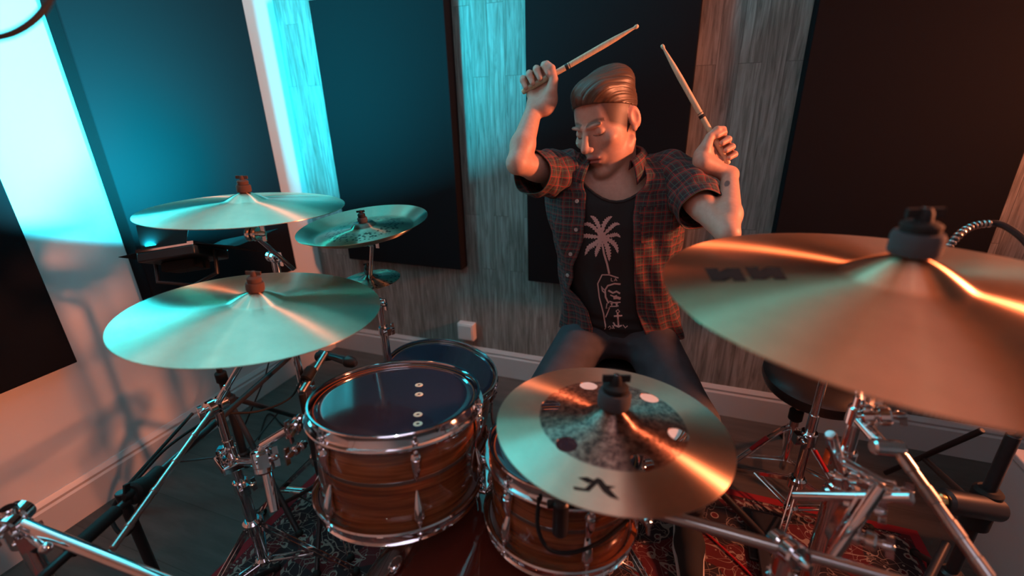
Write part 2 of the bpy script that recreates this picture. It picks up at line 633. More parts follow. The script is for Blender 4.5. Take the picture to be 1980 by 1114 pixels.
# ------------------------------------------------------------------ room
XL, YB, XR, YF, ZC = -1.826, 1.891, 2.45, -2.2, 2.45
struct('floor', MB().box(((XL + XR) / 2, (YB + YF) / 2, -0.05), (XR - XL + 0.2, YB - YF + 0.2, 0.1)), 'floor_vinyl', flat=True)
struct('ceiling', MB().box(((XL + XR) / 2, (YB + YF) / 2, ZC + 0.05), (XR - XL + 0.2, YB - YF + 0.2, 0.1)), 'ceiling_paint', flat=True)
struct('wall_back', MB().box(((XL + XR) / 2, YB + 0.05, ZC / 2), (XR - XL, 0.1, ZC)), 'wood_wallpaper', flat=True)
struct('wall_left', MB().box((XL - 0.05, (YB + YF) / 2, ZC / 2), (0.1, YB - YF + 0.2, ZC)), 'white_paint', flat=True)
struct('wall_right', MB().box((XR + 0.05, (YB + YF) / 2, ZC / 2), (0.1, YB - YF + 0.2, ZC)), 'white_paint', flat=True)
struct('wall_front', MB().box(((XL + XR) / 2, YF - 0.05, ZC / 2), (XR - XL, 0.1, ZC)), 'white_paint', flat=True)
SK = [(0, 0), (0.016, 0), (0.016, 0.108), (0.011, 0.116), (0.013, 0.126), (0.007, 0.136), (0.004, 0.142), (0, 0.142)]


def skirting(name, p, d, n, L):
    # p start, d along the wall, n out of the wall
    M = Matrix((n, V(0, 0, 1), d)).transposed().to_4x4()
    M.translation = p
    struct(name, MB().prism(SK, L, M), 'skirting_paint', angle=20)


skirting('baseboard_back', V(XL, YB, 0), V(1, 0, 0), V(0, -1, 0), XR - XL)
skirting('baseboard_left', V(XL, YF, 0), V(0, 1, 0), V(1, 0, 0), YB - YF)
skirting('baseboard_right', V(XR, YF, 0), V(0, 1, 0), V(-1, 0, 0), YB - YF)


def absorber(c, w, h, t, n, label):
    """fabric wrapped acoustic absorber; c = centre on the wall, n = out of the wall"""
    n = Vector(n)
    side = V(0, 0, 1).cross(n)
    M = Matrix((side, V(0, 0, 1), n)).transposed().to_4x4()
    M.translation = Vector(c)
    o = obj('acoustic_panel', MB().box((0, 0, t / 2), (w, h, t), M), 'panel_fabric', bevel=0.004, center=c)
    tag(o, label, 'acoustic panel', None)


# back wall panels (x0, x1, z0, z1)
zt = 1.728
absorber((-1.248, YB, (0.578 + zt) / 2), 0.640, zt - 0.578, 0.068, (0, -1, 0), 'dark blue-lit fabric acoustic panel on the back wood wall, second from the left')
absorber((-0.298, YB, (0.558 + zt) / 2), 0.606, zt - 0.558, 0.068, (0, -1, 0), 'tall dark fabric acoustic panel on the wood wall directly behind the drummer')
absorber((0.637, YB, (0.548 + zt) / 2), 0.606, zt - 0.548, 0.068, (0, -1, 0), 'brownish black fabric acoustic panel on the wood wall, right of the raised stick')
# left wall
absorber((XL, 1.327, (0.56 + zt) / 2), 0.668, zt - 0.56, 0.068, (1, 0, 0), 'dark teal fabric acoustic panel on the white left wall behind the upper crash')
absorber((XL, 0.42, (0.552 + zt) / 2), 0.608, zt - 0.552, 0.068, (1, 0, 0), 'black fabric acoustic panel cut by the left edge, on the white wall')
# socket box
so = thing('wall_socket', 'small white square socket box low on the wood wall, left of the drummer', 'socket', (-0.945, YB, 0.236))
obj('socket_box', MB().box((-0.945, YB - 0.02, 0.236), (0.088, 0.04, 0.092)), 'plastic_white', so, bevel=0.004)
obj('cover_plate', MB().box((-0.945, YB - 0.0425, 0.236), (0.074, 0.005, 0.078)), 'plastic_white', so, bevel=0.002)
# rug, top 8 mm above the floor
rg = obj('rug', MB().box((-0.19, 0.475, 0.004), (2.0, 1.90, 0.008)), 'rug', flat=True, center=(-0.19, 0.475, 0))
tag(rg, 'red and black patterned oriental rug spread under the drum kit', 'rug')
# white box beside the back wall on the right
wb = thing('storage_box', 'plain white box standing on the floor at the right edge', 'box', (1.20, 1.20, 0))
obj('body', MB().box((1.20, 1.205, 0.17), (0.52, 0.45, 0.34)), 'plastic_white', wb, bevel=0.006)
obj('lid', MB().box((1.20, 1.205, 0.352), (0.53, 0.46, 0.02)), 'plastic_white', wb, bevel=0.005)


# ------------------------------------------------------------------ cymbals
def cym_profile(Rr, rb, hb, hbow, t=0.0013, n=26, hole=0.006):
    """top then bottom outline of a lathed cymbal; z = 0 at the edge"""
    def z(r):
        bow = hbow * (1 - (r / Rr) ** 1.9)
        if r < rb * 1.25:
            k = min(1.0, max(0.0, 1 - (r / (rb * 1.25))))
            bow += hb * (k * k * (3 - 2 * k)) ** 0.62
        return bow
    rs = [hole + (rb * 1.3 - hole) * i / 12 for i in range(13)] + [rb * 1.3 + (Rr - rb * 1.3) * i / n for i in range(1, n + 1)]
    top = [(r, z(r)) for r in rs]
    bot = [(r, z(r) - t) for r in reversed(rs)]
    return top + bot, z


def cymbal(name, label, c, n, Rr, rb, hb, hbow, material, prof=None, cat='cymbal'):
    M = frame(c, n)
    z = None
    if prof is None:
        prof, z = cym_profile(Rr, rb, hb, hbow)
    mb = MB().lathe(prof, 128, closed=True)
    o = obj(name, mb, material, angle=60)
    o.matrix_world = M
    ORG[o.name] = 'local'
    tag(o, label, cat)
    return o, M, z


CA, NA = V(-0.749, 0.595, 0.922), V(0.069, 0.05, 0.996)
CB, NB = V(-1.006, 0.837, 1.062), V(0.035, 0.016, 0.999)
CC, NC = V(-0.817, 1.03, 0.981), V(-0.04, -0.10, 0.994)
CD, ND = V(-0.064, 0.599, 0.811), V(0.036, 0.039, 0.999)
CE, NE = V(0.256, 0.625, 1.059), V(0.003, -0.015, 1.0)
cyA, MA, zA = cymbal('crash_cymbal', 'large bronze crash cymbal at front left, the lower of the two left crashes', CA, NA, 0.2286, 0.040, 0.018, 0.020, 'bronze_crash')
cyB, MBm, zB = cymbal('crash_cymbal', 'upper left bronze crash cymbal in front of the teal panel', CB, NB, 0.2286, 0.040, 0.018, 0.020, 'bronze_crash')
ch_prof = [(0.005, 0.010), (0.014, 0.012), (0.026, 0.011), (0.033, 0.004), (0.037, 0.0), (0.06, -0.001), (0.09, -0.004), (0.115, -0.009), (0.132, -0.013), (0.138, -0.012), (0.148, -0.006), (0.165, 0.0035), (0.178, 0.009)]
ch_prof = ch_prof + [(r, z - 0.0014) for r, z in reversed(ch_prof)]
cyC, MCm, _ = cymbal('china_cymbal', 'dark pitted china cymbal with upturned rim in front of the blue panel', CC, NC, 0.178, 0, 0, 0, 'bronze_china', prof=ch_prof)
SPL = V(-0.86, 1.15, 0.80)
SPL = P(716, 541, 1.36)
cyS, MSm, zS = cymbal('splash_cymbal', 'tiny dark splash cymbal half hidden behind the lower crash', SPL, V(-0.05, -0.04, 1), 0.088, 0.02, 0.010, 0.010, 'bronze_china')
cyD, MDm, zD = cymbal('effects_cymbal', 'two-tone cymbal with six round holes in the front centre', CD, ND, 0.178, 0.034, 0.020, 0.016, 'bronze_stack')
cyE, MEm, zE = cymbal('ride_cymbal', 'biggest bronze cymbal, at the right edge, with black HH lettering', CE, NE, 0.2667, 0.052, 0.026, 0.022, 'bronze_ride')
# hi-hat pair, hidden beneath the ride
HHB = V(0.437, 1.345, 0)
for zz, lb, s_ in ((0.735, 'lower hi-hat cymbal on the stand under the big ride', -1), (0.752, 'upper hi-hat cymbal on the stand under the big ride', 1)):
    cymbal('hi_hat_cymbal', lb, V(HHB.x, HHB.y, zz), V(0, 0, s_), 0.165, 0.034, 0.018, 0.012, 'bronze_crash')


def cut_holes(o, centres, r):
    mb = MB()
    for x, y in centres:
        mb.rod((x, y, -0.05), (x, y, 0.08), r, seg=28, ch=0.0001)
    c = obj('cutter', mb, 'chrome', flat=True)
    c.matrix_world = o.matrix_world.copy()
    md = o.modifiers.new('holes', 'BOOLEAN')
    md.operation = 'DIFFERENCE'
    md.object = c
    md.solver = 'EXACT'
    bpy.context.view_layer.update()
    dg = bpy.context.evaluated_depsgraph_get()
    me = bpy.data.meshes.new_from_object(o.evaluated_get(dg))
    o.modifiers.clear()
    o.data = me
    bpy.data.objects.remove(c, do_unlink=True)
    me.shade_smooth()
    me.set_sharp_from_angle(angle=R(60))


_hc = []
MDi = MDm.inverted()
for (x, y) in ((1137, 741), (1256, 763), (1312, 835), (1245, 900), (1093, 865), (1058, 785)):
    pt = MDi @ onz(x, y, CD.z + 0.012)
    a = math.atan2(pt.y, pt.x)
    _hc.append((0.098 * math.cos(a), 0.098 * math.sin(a)))
cut_holes(cyD, _hc, 0.0155)


# ------------------------------------------------------------------ decals that follow a surface
def bvh_of(o):
    M = o.matrix_world
    me = o.data
    return BVHTree.FromPolygons([M @ v.co for v in me.vertices], [tuple(p.vertices) for p in me.polygons])


def decal(name, polys, o, direction_from, material, parent, lift=0.0006, cell=5.0):
    """polys given as photo pixels, cut into small faces and laid on the surface of o"""
    bpy.context.view_layer.update()
    tree = bvh_of(o)
    bm = bmesh.new()
    for poly in polys:
        vs = [bm.verts.new((x, y, 0)) for x, y in poly]
        try:
            bm.faces.new(vs)
        except ValueError:
            pass
    bmesh.ops.triangulate(bm, faces=bm.faces)
    xs = [v.co.x for v in bm.verts]
    ys = [v.co.y for v in bm.verts]
    x = min(xs) + cell
    while x < max(xs):
        bmesh.ops.bisect_plane(bm, geom=bm.verts[:] + bm.edges[:] + bm.faces[:], plane_co=(x, 0, 0), plane_no=(1, 0, 0))
        x += cell
    y = min(ys) + cell
    while y < max(ys):
        bmesh.ops.bisect_plane(bm, geom=bm.verts[:] + bm.edges[:] + bm.faces[:], plane_co=(0, y, 0), plane_no=(0, 1, 0))
        y += cell
    bad = []
    for v in bm.verts:
        d = (P(v.co.x, v.co.y, 1.0) - CAMP).normalized()
        hit, nrm, idx, dist = tree.ray_cast(CAMP, d)
        if hit is None:
            bad.append(v)
            continue
        if nrm.dot(d) > 0:
            nrm = -nrm
        v.co = hit + nrm * lift
    bmesh.ops.delete(bm, geom=bad, context='VERTS')
    me = bpy.data.meshes.new(name)
    bm.to_mesh(me)
    bm.free()
    g = ORG.get(parent.name)
    dob = bpy.data.objects.new(name, me)
    COL.objects.link(dob)
    me.materials.append(MAT[material])
    dob.parent = parent
    dob.matrix_parent_inverse = parent.matrix_world.inverted()
    return dob


# HH lettering on the ride (block letters lying on the bow)
def Hletter(x0, x1, y0, y1, sk):
    w = x1 - x0
    ym = (y0 + y1) / 2
    hb = (y1 - y0) * 0.24

    def q(x, y):
        return (x + sk * (y - y0) / (y1 - y0), y)
    t_ = w * 0.37
    return [q(x0, y0), q(x0 + t_, y0), q(x0 + t_, ym - hb), q(x1 - t_, ym - hb), q(x1 - t_, y0), q(x1, y0),
            q(x1, y1), q(x1 - t_, y1), q(x1 - t_, ym + hb), q(x0 + t_, ym + hb), q(x0 + t_, y1), q(x0, y1)]


decal('lettering', [Hletter(1362, 1430, 519, 544, 14), Hletter(1440, 1508, 517, 541, 14)], cyE, None, 'print_dark', cyE, 0.0005, 3)
# dark maker's mark on the effects cymbal: two crossed strokes over two feet
gl = [[(1108, 941), (1131, 945), (1150, 927), (1156, 924), (1164, 928), (1176, 943), (1198, 967), (1180, 962), (1166, 951), (1155, 936), (1139, 951), (1110, 947)],
      [(1117, 924), (1136, 923), (1152, 931), (1137, 935)], [(1163, 937), (1180, 940), (1191, 942), (1178, 946)]]
decal('logo_mark', gl, cyD, None, 'print_dark', cyD, 0.0005, 8)


# ------------------------------------------------------------------ hardware pieces
def wing(mb, p, axis, side, s=1.0):
    """wing nut: a hub and two ears"""
    M = frame(p, axis, side)
    mb.lathe([(0.0001, 0.013 * s), (0.004 * s, 0.013 * s), (0.0065 * s, 0.009 * s), (0.0075 * s, 0), (0.0001, 0)], 16, M)
    for k in (-1, 1):
        mb.box((k * 0.011 * s, 0, 0.008 * s), (0.013 * s, 0.0035 * s, 0.009 * s), M)
    return mb


def topper(parent, M, zt, dark='charcoal_felt', big=1.0):
    """post, felts and wing nut that hold a cymbal"""
    z0 = zt + 0.001
    obj('tilter_post', MB().rod(M @ V(0, 0, -0.05), M @ V(0, 0, zt + 0.036 * big), 0.0035), 'chrome', parent)
    f = MB().lathe([(0.0045, z0), (0.0155 * big, z0), (0.0165 * big, z0 + 0.003), (0.0165 * big, z0 + 0.014 * big), (0.015 * big, z0 + 0.017 * big), (0.0045, z0 + 0.017 * big)], 28, M)
    obj('felt', f, dark, parent)
    obj('felt', MB().lathe([(0.0045, zt - 0.004), (0.015, zt - 0.004), (0.016, zt - 0.016), (0.0045, zt - 0.016)], 24, M), dark, parent)
    g = MB()
    z1 = z0 + 0.0175 * big
    g.lathe([(0.0045, z1), (0.0125 * big, z1), (0.0130 * big, z1 + 0.008), (0.010 * big, z1 + 0.011), (0.0045, z1 + 0.012)], 20, M)
    wing(g, M @ V(0, 0, z1 + 0.011), M.to_3x3() @ V(0, 0, 1), V(1, 0.4, 0), 0.8 * big)
    obj('wing_nut', g, 'black_rubber' if dark != 'brown_felt' else 'brown_felt', parent)
    obj('tilter_cup', MB().lathe([(0.004, zt - 0.016), (0.012, zt - 0.017), (0.013, zt - 0.021), (0.005, zt - 0.030), (0.004, zt - 0.030)], 20, M), 'chrome', parent)


def gear_joint(parent, p, axis, r=0.016, w=0.034, name='tilter_joint'):
    """ratchet tilter: two facing discs with a bolt and wing nut"""
    a = Vector(axis).normalized()
    mb = MB()
    mb.rod(p - a * w / 2, p - a * 0.002, r, seg=24, ch=0.003)
    mb.rod(p + a * 0.002, p + a * w / 2, r, seg=24, ch=0.003)
    mb.rod(p - a * (w / 2 + 0.006), p + a * (w / 2 + 0.012), 0.006)
    wing(mb, p + a * (w / 2 + 0.006), a, V(0, 0, 1), 1.1)
    return obj(name, mb, 'chrome', parent)


def collar(parent, p, axis, r=0.018, h=0.034, name='height_clamp', material='chrome', side=V(1, -0.3, 0)):
    a = Vector(axis).normalized()
    x, y, z = basis(a, side)
    mb = MB()
    mb.rod(p - a * h / 2, p + a * h / 2, r, seg=24, ch=0.003)
    mb.box((r * 1.15, 0, 0), (r * 1.3, r * 0.9, h * 0.75), frame(p, a, side))
    mb.rod(p + x * r + y * (-0.014), p + x * r + y * 0.018, 0.0045)
    wing(mb, p + x * r * 1.1 + y * 0.014, y, a, 1.15)
    return obj(name, mb, material, parent)


def rubber_tip(parent, p, d, r=0.013, L=0.035):
    obj('rubber_foot', MB().rod(Vector(p) - Vector(d).normalized() * L, Vector(p) + Vector(d).normalized() * 0.004, r, seg=16), 'black_rubber', parent)


def tripod(parent, base, ztop, angles, spread, hub_z=0.33, brace_z=0.13, mat_='chrome', r=0.0095, pole_r=0.0125, double=True, floor_z=0.0):
    """pole foot with three braced legs, each leg a mesh"""
    b = Vector(base)
    for i, a in enumerate(angles):
        d = V(math.cos(a), math.sin(a), 0)
        sd = V(-d.y, d.x, 0)
        top = b + d * 0.022 + V(0, 0, hub_z)
        foot = V(b.x, b.y, floor_z + 0.012) + d * spread
        mb = MB()
        if double:
            for k in (-1, 1):
                mb.box((0, 0, 0.5), (0.0028, 0.012, 1.0), Matrix.Translation(top + sd * k * 0.006) @ _stretch(foot - top))
        else:
            mb.rod(top, foot, r * 0.8)
        leg = obj('leg', mb, mat_, parent)
        mid = top.lerp(foot, 0.55)
        br = MB()
        for k in ((-1, 1) if double else (0,)):
            br.rod(b + V(0, 0, brace_z) + d * 0.02 + sd * k * 0.008, mid + sd * k * 0.008, 0.0035, seg=8)
        obj('brace', br, mat_, leg)
        obj('rubber_foot', MB().ball(foot, 0.013, (1, 1, 0.95)), 'black_rubber', leg)
    mb = MB().rod(b + V(0, 0, hub_z - 0.02), b + V(0, 0, hub_z + 0.025), pole_r * 2.0, seg=24)
    obj('leg_hub', mb, mat_, parent)
    obj('brace_hub', MB().rod(b + V(0, 0, brace_z - 0.012), b + V(0, 0, brace_z + 0.012), pole_r * 1.7, seg=20), mat_, parent)


def _stretch(v):
    """matrix that sends the unit z box to the vector v"""
    L = v.length
    x, y, z = basis(v)
    M = Matrix((x, y, z)).transposed().to_4x4()
    return M @ Matrix.Diagonal((1, 1, L, 1))


def pole(parent, p0, p1, r, name='pole', m='chrome'):
    return obj(name, MB().rod(p0, p1, r, seg=20, ch=0.002), m, parent)


# ---- stand of the lower left crash: pole, boom with a long ridged tail
A0 = V(-1.031, 0.643, 0)
jA = V(-1.031, 0.643, 0.605)
st = thing('cymbal_stand', 'chrome boom cymbal stand carrying the lower left crash', 'cymbal stand', A0)
hubA = MA @ V(0, 0, -0.045)
tripod(st, A0, 0.6, (R(20), R(140), R(262)), 0.26, 0.20, 0.07)
pole(st, A0 + V(0, 0, 0.06), A0 + V(0, 0, 0.36), 0.0145)
collar(st, A0 + V(0, 0, 0.345), V(0, 0, 1), 0.0185, 0.04)
pole(st, A0 + V(0, 0, 0.34), A0 + V(0, 0, 0.50), 0.0125)
collar(st, A0 + V(0, 0, 0.465), V(0, 0, 1), 0.016, 0.03, side=V(-1, -0.5, 0))
pole(st, A0 + V(0, 0, 0.45), jA + V(0, 0, -0.02), 0.0105)
bd = (hubA - jA).normalized()
gear_joint(st, jA, bd.cross(V(0, 0, 1)), 0.020, 0.046, 'boom_joint')
obj('boom_sleeve', MB().rod(jA - bd * 0.03, jA + bd * 0.11, 0.0085), 'chrome', st)
tailA = P(217, 1062, 0.80)
pole(st, jA - bd * 0.02, hubA, 0.0065, 'boom_arm', 'chrome')
tdir = (tailA - jA).normalized()
tl = MB().rod(jA, tailA, 0.0062, seg=14)
for k in range(4):
    q = jA.lerp(tailA, 0.28 + 0.2 * k)
    tl.rod(q - tdir * 0.004, q + tdir * 0.004, 0.0076, seg=14, ch=0.001)
obj('boom_tail', tl, 'brushed_steel', st, label='ridged grey steel tail')
gear_joint(st, hubA, V(0.9, -0.4, 0), 0.012, 0.026)
topper(st, MA, zA(0.006), 'brown_felt')

# ---- stand of the upper left crash
st = thing('cymbal_stand', 'chrome boom cymbal stand carrying the upper left crash', 'cymbal stand', (-0.98, 1.15, 0))
B0 = V(-0.98, 1.15, 0)
hubB = P(489, 452, 1.13)
jB = P(530, 497, 1.25)
B0 = V(jB.x, jB.y, 0)
st.location = B0
ORG[st.name] = B0
tripod(st, B0, 0.6, (R(-35), R(85), R(205)), 0.24, 0.22, 0.08)
pole(st, B0 + V(0, 0, 0.06), B0 + V(0, 0, 0.5), 0.0135)
collar(st, B0 + V(0, 0, 0.49), V(0, 0, 1), 0.017, 0.036)
pole(st, B0 + V(0, 0, 0.48), jB - V(0, 0, 0.01), 0.0105)
gear_joint(st, jB, V(1, -0.3, 0), 0.016, 0.040, 'boom_joint')
pole(st, hubB, P(568, 521, 1.27), 0.006, 'boom_arm')
gear_joint(st, hubB, V(1, 0.3, 0), 0.0185, 0.026)
pole(st, hubB, MBm @ V(0, 0, -0.02), 0.007, 'tilter_stem')
collar(st, jB - V(0, 0, 0.07), V(0, 0, 1), 0.014, 0.03, side=V(-1, 0, 0))
topper(st, MBm, zB(0.006), 'brown_felt')

# ---- stand of the china and the small splash
cB = P(742, 640, 1.50)
C0 = V(cB.x, cB.y, 0)
st = thing('cymbal_stand', 'thin chrome stand of the china cymbal, in front of the wood wall', 'cymbal stand', C0)
tripod(st, C0, 0.5, (R(100), R(215), R(335)), 0.20, 0.16, 0.05)
jc = P(733, 590, 1.44)
jc = V(C0.x, C0.y, jc.z)
pole(st, C0 + V(0, 0, 0.04), jc - V(0, 0, 0.09), 0.0135)
collar(st, jc - V(0, 0, 0.1), V(0, 0, 1), 0.016, 0.032)
pole(st, jc - V(0, 0, 0.1), jc, 0.010)
gear_joint(st, jc, V(1, -0.4, 0), 0.014, 0.034, 'boom_joint')
hubC = MCm @ V(0, 0, -0.045)
pole(st, jc, MSm @ V(0, 0, -0.03), 0.0055, 'boom_arm')
pole(st, MSm @ V(0.012, 0, -0.03), hubC + V(0.012, 0.0, -0.01), 0.0055, 'upright_rod')
gear_joint(st, hubC, V(1, 0.2, 0), 0.015, 0.026)
topper(st, MCm, 0.011, 'charcoal_felt', 0.8)
topper(st, MSm, zS(0.006), 'charcoal_felt', 0.75)

# ---- stand of the effects cymbal: the boom runs to the lower right
st = thing('cymbal_stand', 'chrome boom stand of the holed centre cymbal, arm running to the lower right', 'cymbal stand', (0.33, 0.50, 0))
hubD = MDm @ V(0, 0, -0.055)
jD = P(1520, 1062, 0.66)
D0 = V(jD.x, jD.y, 0)
st.location = D0
ORG[st.name] = D0
armp = P(1245, 985, 0.735)
pole(st, hubD, armp, 0.008, 'tilter_stem')
gear_joint(st, armp, V(0.3, -1, 0.2), 0.016, 0.032)
pole(st, armp, jD + (jD - armp) * 0.12, 0.0095, 'boom_arm', 'brushed_steel')
pole(st, jD, jD + (jD - armp) * 0.75, 0.008, 'boom_tail', 'brushed_steel')
gear_joint(st, jD, V(0.5, -0.8, 0.3), 0.019, 0.046, 'boom_joint')
pole(st, D0 + V(0, 0, 0.05), jD, 0.0125)
collar(st, V(D0.x, D0.y, jD.z - 0.07), V(0, 0, 1), 0.018, 0.04)
tripod(st, D0, 0.3, (R(10), R(130), R(250)), 0.24, 0.18, 0.06)
topper(st, MDm, zD(0.006), 'charcoal_felt', 1.5)

# ---- stand of the ride: cluster of clamps, boom with a ridged tail to the lower right
rj = P(1712, 868, 0.72)
E0 = P(1648, 835, 0.80)
E0 = V(E0.x, E0.y, 0)
zj = P(1690, 862, 0.76).z
st = thing('cymbal_stand', 'heavy chrome boom stand of the big ride cymbal with clamps down its pole', 'cymbal stand', E0)
hubE = MEm @ V(0, 0, -0.05)
topE = V(E0.x, E0.y, zj + 0.10)
tripod(st, E0, 0.5, (R(60), R(180), R(300)), 0.26, 0.20, 0.07)
pole(st, E0 + V(0, 0, 0.05), E0 + V(0, 0, zj - 0.12), 0.0145)
pole(st, E0 + V(0, 0, zj - 0.13), topE, 0.0115)
for k, (dz, sd) in enumerate(((-0.15, V(1, -0.4, 0)), (-0.06, V(-1, -0.3, 0)), (0.03, V(1, -0.8, 0)), (0.09, V(-0.5, -1, 0)))):
    collar(st, V(E0.x, E0.y, zj + dz), V(0, 0, 1), 0.019 - 0.0015 * k, 0.036, side=sd)
gear_joint(st, topE, V(1, -0.35, 0), 0.021, 0.046, 'boom_joint')
gear_joint(st, V(E0.x + 0.012, E0.y - 0.03, zj + 0.055), V(1, -0.1, 0.3), 0.017, 0.040, 'boom_joint')
pole(st, topE, hubE, 0.0085, 'boom_arm')
pole(st, V(E0.x, E0.y, rj.z + 0.005), rj, 0.011, 'side_arm')
obj('arm_clamp', MB().rod(rj - V(0.018, 0.0, 0.0) + CR * 0.0, rj + CR * 0.028, 0.013, seg=24), 'chrome', st)
tailE = P(1935, 1150, 0.60)
t0 = rj + CR * 0.018
td = (tailE - t0).normalized()
tl = MB().rod(t0, tailE, 0.0082, seg=18)
for k in range(4):
    q = t0.lerp(tailE, 0.12 + 0.24 * k)
    tl.rod(q - td * 0.012, q + td * 0.012, 0.0094, seg=18, ch=0.001)
obj('boom_tail', tl, 'brushed_steel', st, label='ridged grey steel tail')
gear_joint(st, hubE, V(1, 0.2, 0), 0.013, 0.028)
topper(st, MEm, zE(0.006), 'charcoal_felt', 1.5)

# ---- side rack leg cluster in front of the ride stand (multi clamp with short bars)
mc = thing('multi_clamp', 'chrome multi clamp with short rods fixed low on the right stand', 'clamp', V(E0.x, E0.y, 0.3))
for (px, py, d, ax, L, r) in ((1640, 960, 0.70, V(0.7, -0.3, 0.5), 0.16, 0.008), (1655, 1010, 0.68, V(0.3, 0.2, 0.9), 0.14, 0.009), (1625, 905, 0.74, V(-0.4, -0.2, 0.9), 0.16, 0.009), (1690, 925, 0.70, V(0.8, -0.2, -0.25), 0.09, 0.007)):
    c0 = P(px, py, d)
    a_ = ax.normalized()
    pole(mc, c0 - a_ * L / 2, c0 + a_ * L / 2, r, 'rod')
for (px, py, d) in ((1655, 975, 0.70), (1668, 1040, 0.68), (1637, 925, 0.74), (1705, 940, 0.70)):
    gear_joint(mc, P(px, py, d), V(1, -0.4, 0.2), 0.014, 0.034, 'clamp_jaw')
cb = P(1640, 1000, 0.71)
obj('clamp_body', MB().box((0, 0, 0), (0.03, 0.026, 0.10), frame(cb, V(0.2, 0.1, 1))), 'chrome', mc, bevel=0.004)

# ---- hi-hat stand seen right of centre, its rod rising above the ride
st = thing('hi_hat_stand', 'chrome hi-hat stand whose rod tip rises above the ride cymbal', 'hi-hat stand', HHB)
tripod(st, HHB, 0.6, (R(250), R(10), R(130)), 0.24, 0.16, 0.06)
pole(st, HHB + V(0, 0, 0.03), HHB + V(0, 0, 0.42), 0.0145)
collar(st, HHB + V(0, 0, 0.335), V(0, 0, 1), 0.024, 0.045, 'height_clamp', side=V(-1, -0.4, 0))
pole(st, HHB + V(0, 0, 0.36), HHB + V(0, 0, 0.71), 0.0115)
pole(st, HHB + V(0, 0, 0.70), HHB + V(0, 0, 0.955), 0.0032, 'pull_rod')
obj('clutch', MB().rod(HHB + V(0, 0, 0.77), HHB + V(0, 0, 0.81), 0.009), 'chrome', st)
obj('seat_cup', MB().rod(HHB + V(0, 0, 0.70), HHB + V(0, 0, 0.715), 0.02), 'black_rubber', st)
fp = V(HHB.x - 0.07, HHB.y - 0.16, 0)
pb = MB().box((fp.x, fp.y, 0.035), (0.085, 0.26, 0.008))
obj('foot_plate', pb, 'black_steel', st, bevel=0.003)

# ---- round padded stool with braced legs, right rear
T0 = V(0.453, 1.555, 0)
st = thing('drum_stool', 'round black padded stool on chrome tripod, behind the hi-hat stand', 'stool', T0)
sz = 0.43
Tt = V(0.50, 1.535, sz)
obj('seat', MB().lathe([(0.001, 0.045), (0.10, 0.045), (0.150, 0.038), (0.168, 0.022), (0.170, 0.004), (0.163, -0.016), (0.145, -0.027), (0.001, -0.027)], 56, frame(V(0.49, 1.53, sz), V(-0.02, -0.12, 1))), 'black_leather', st)
pole(st, T0 + V(0, 0, 0.04), T0 + V(0, 0, 0.27), 0.0145)
obj('height_collar', MB().rod(T0 + V(0, 0, 0.25), T0 + V(0, 0, 0.295), 0.022, seg=24), 'black_rubber', st)
pole(st, T0 + V(0, 0, 0.28), T0 + V(0.01, -0.01, sz - 0.03), 0.011)
for a in (R(200), R(320), R(80)):
    d = V(math.cos(a), math.sin(a), 0)
    sd = V(-d.y, d.x, 0)
    lg = MB()
    for k in (-1, 1):
        lg.tube(smooth_path([T0 + V(0, 0, 0.215) + sd * k * 0.008, T0 + d * 0.05 + V(0, 0, 0.20) + sd * k * 0.008, T0 + d * 0.24 + V(0, 0, 0.012) + sd * k * 0.008], 5), 0.0036, 8)
        lg.tube([T0 + V(0, 0, 0.08) + sd * k * 0.008, T0 + d * 0.15 + V(0, 0, 0.10) + sd * k * 0.008], 0.003, 8)
    l = obj('leg', lg, 'chrome', st)
    rd = MB()
    q0, q1 = T0 + d * 0.08 + V(0, 0, 0.178), T0 + d * 0.13 + V(0, 0, 0.125)
    rd.box((0, 0, 0.5), (0.010, 0.014, 1), Matrix.Translation(q0) @ _stretch(q1 - q0))
    obj('inset', rd, 'red_plastic', l, label='red inset between the leg bars')
    obj('rubber_foot', MB().ball(T0 + d * 0.24 + V(0, 0, 0.014), 0.014), 'black_rubber', l)


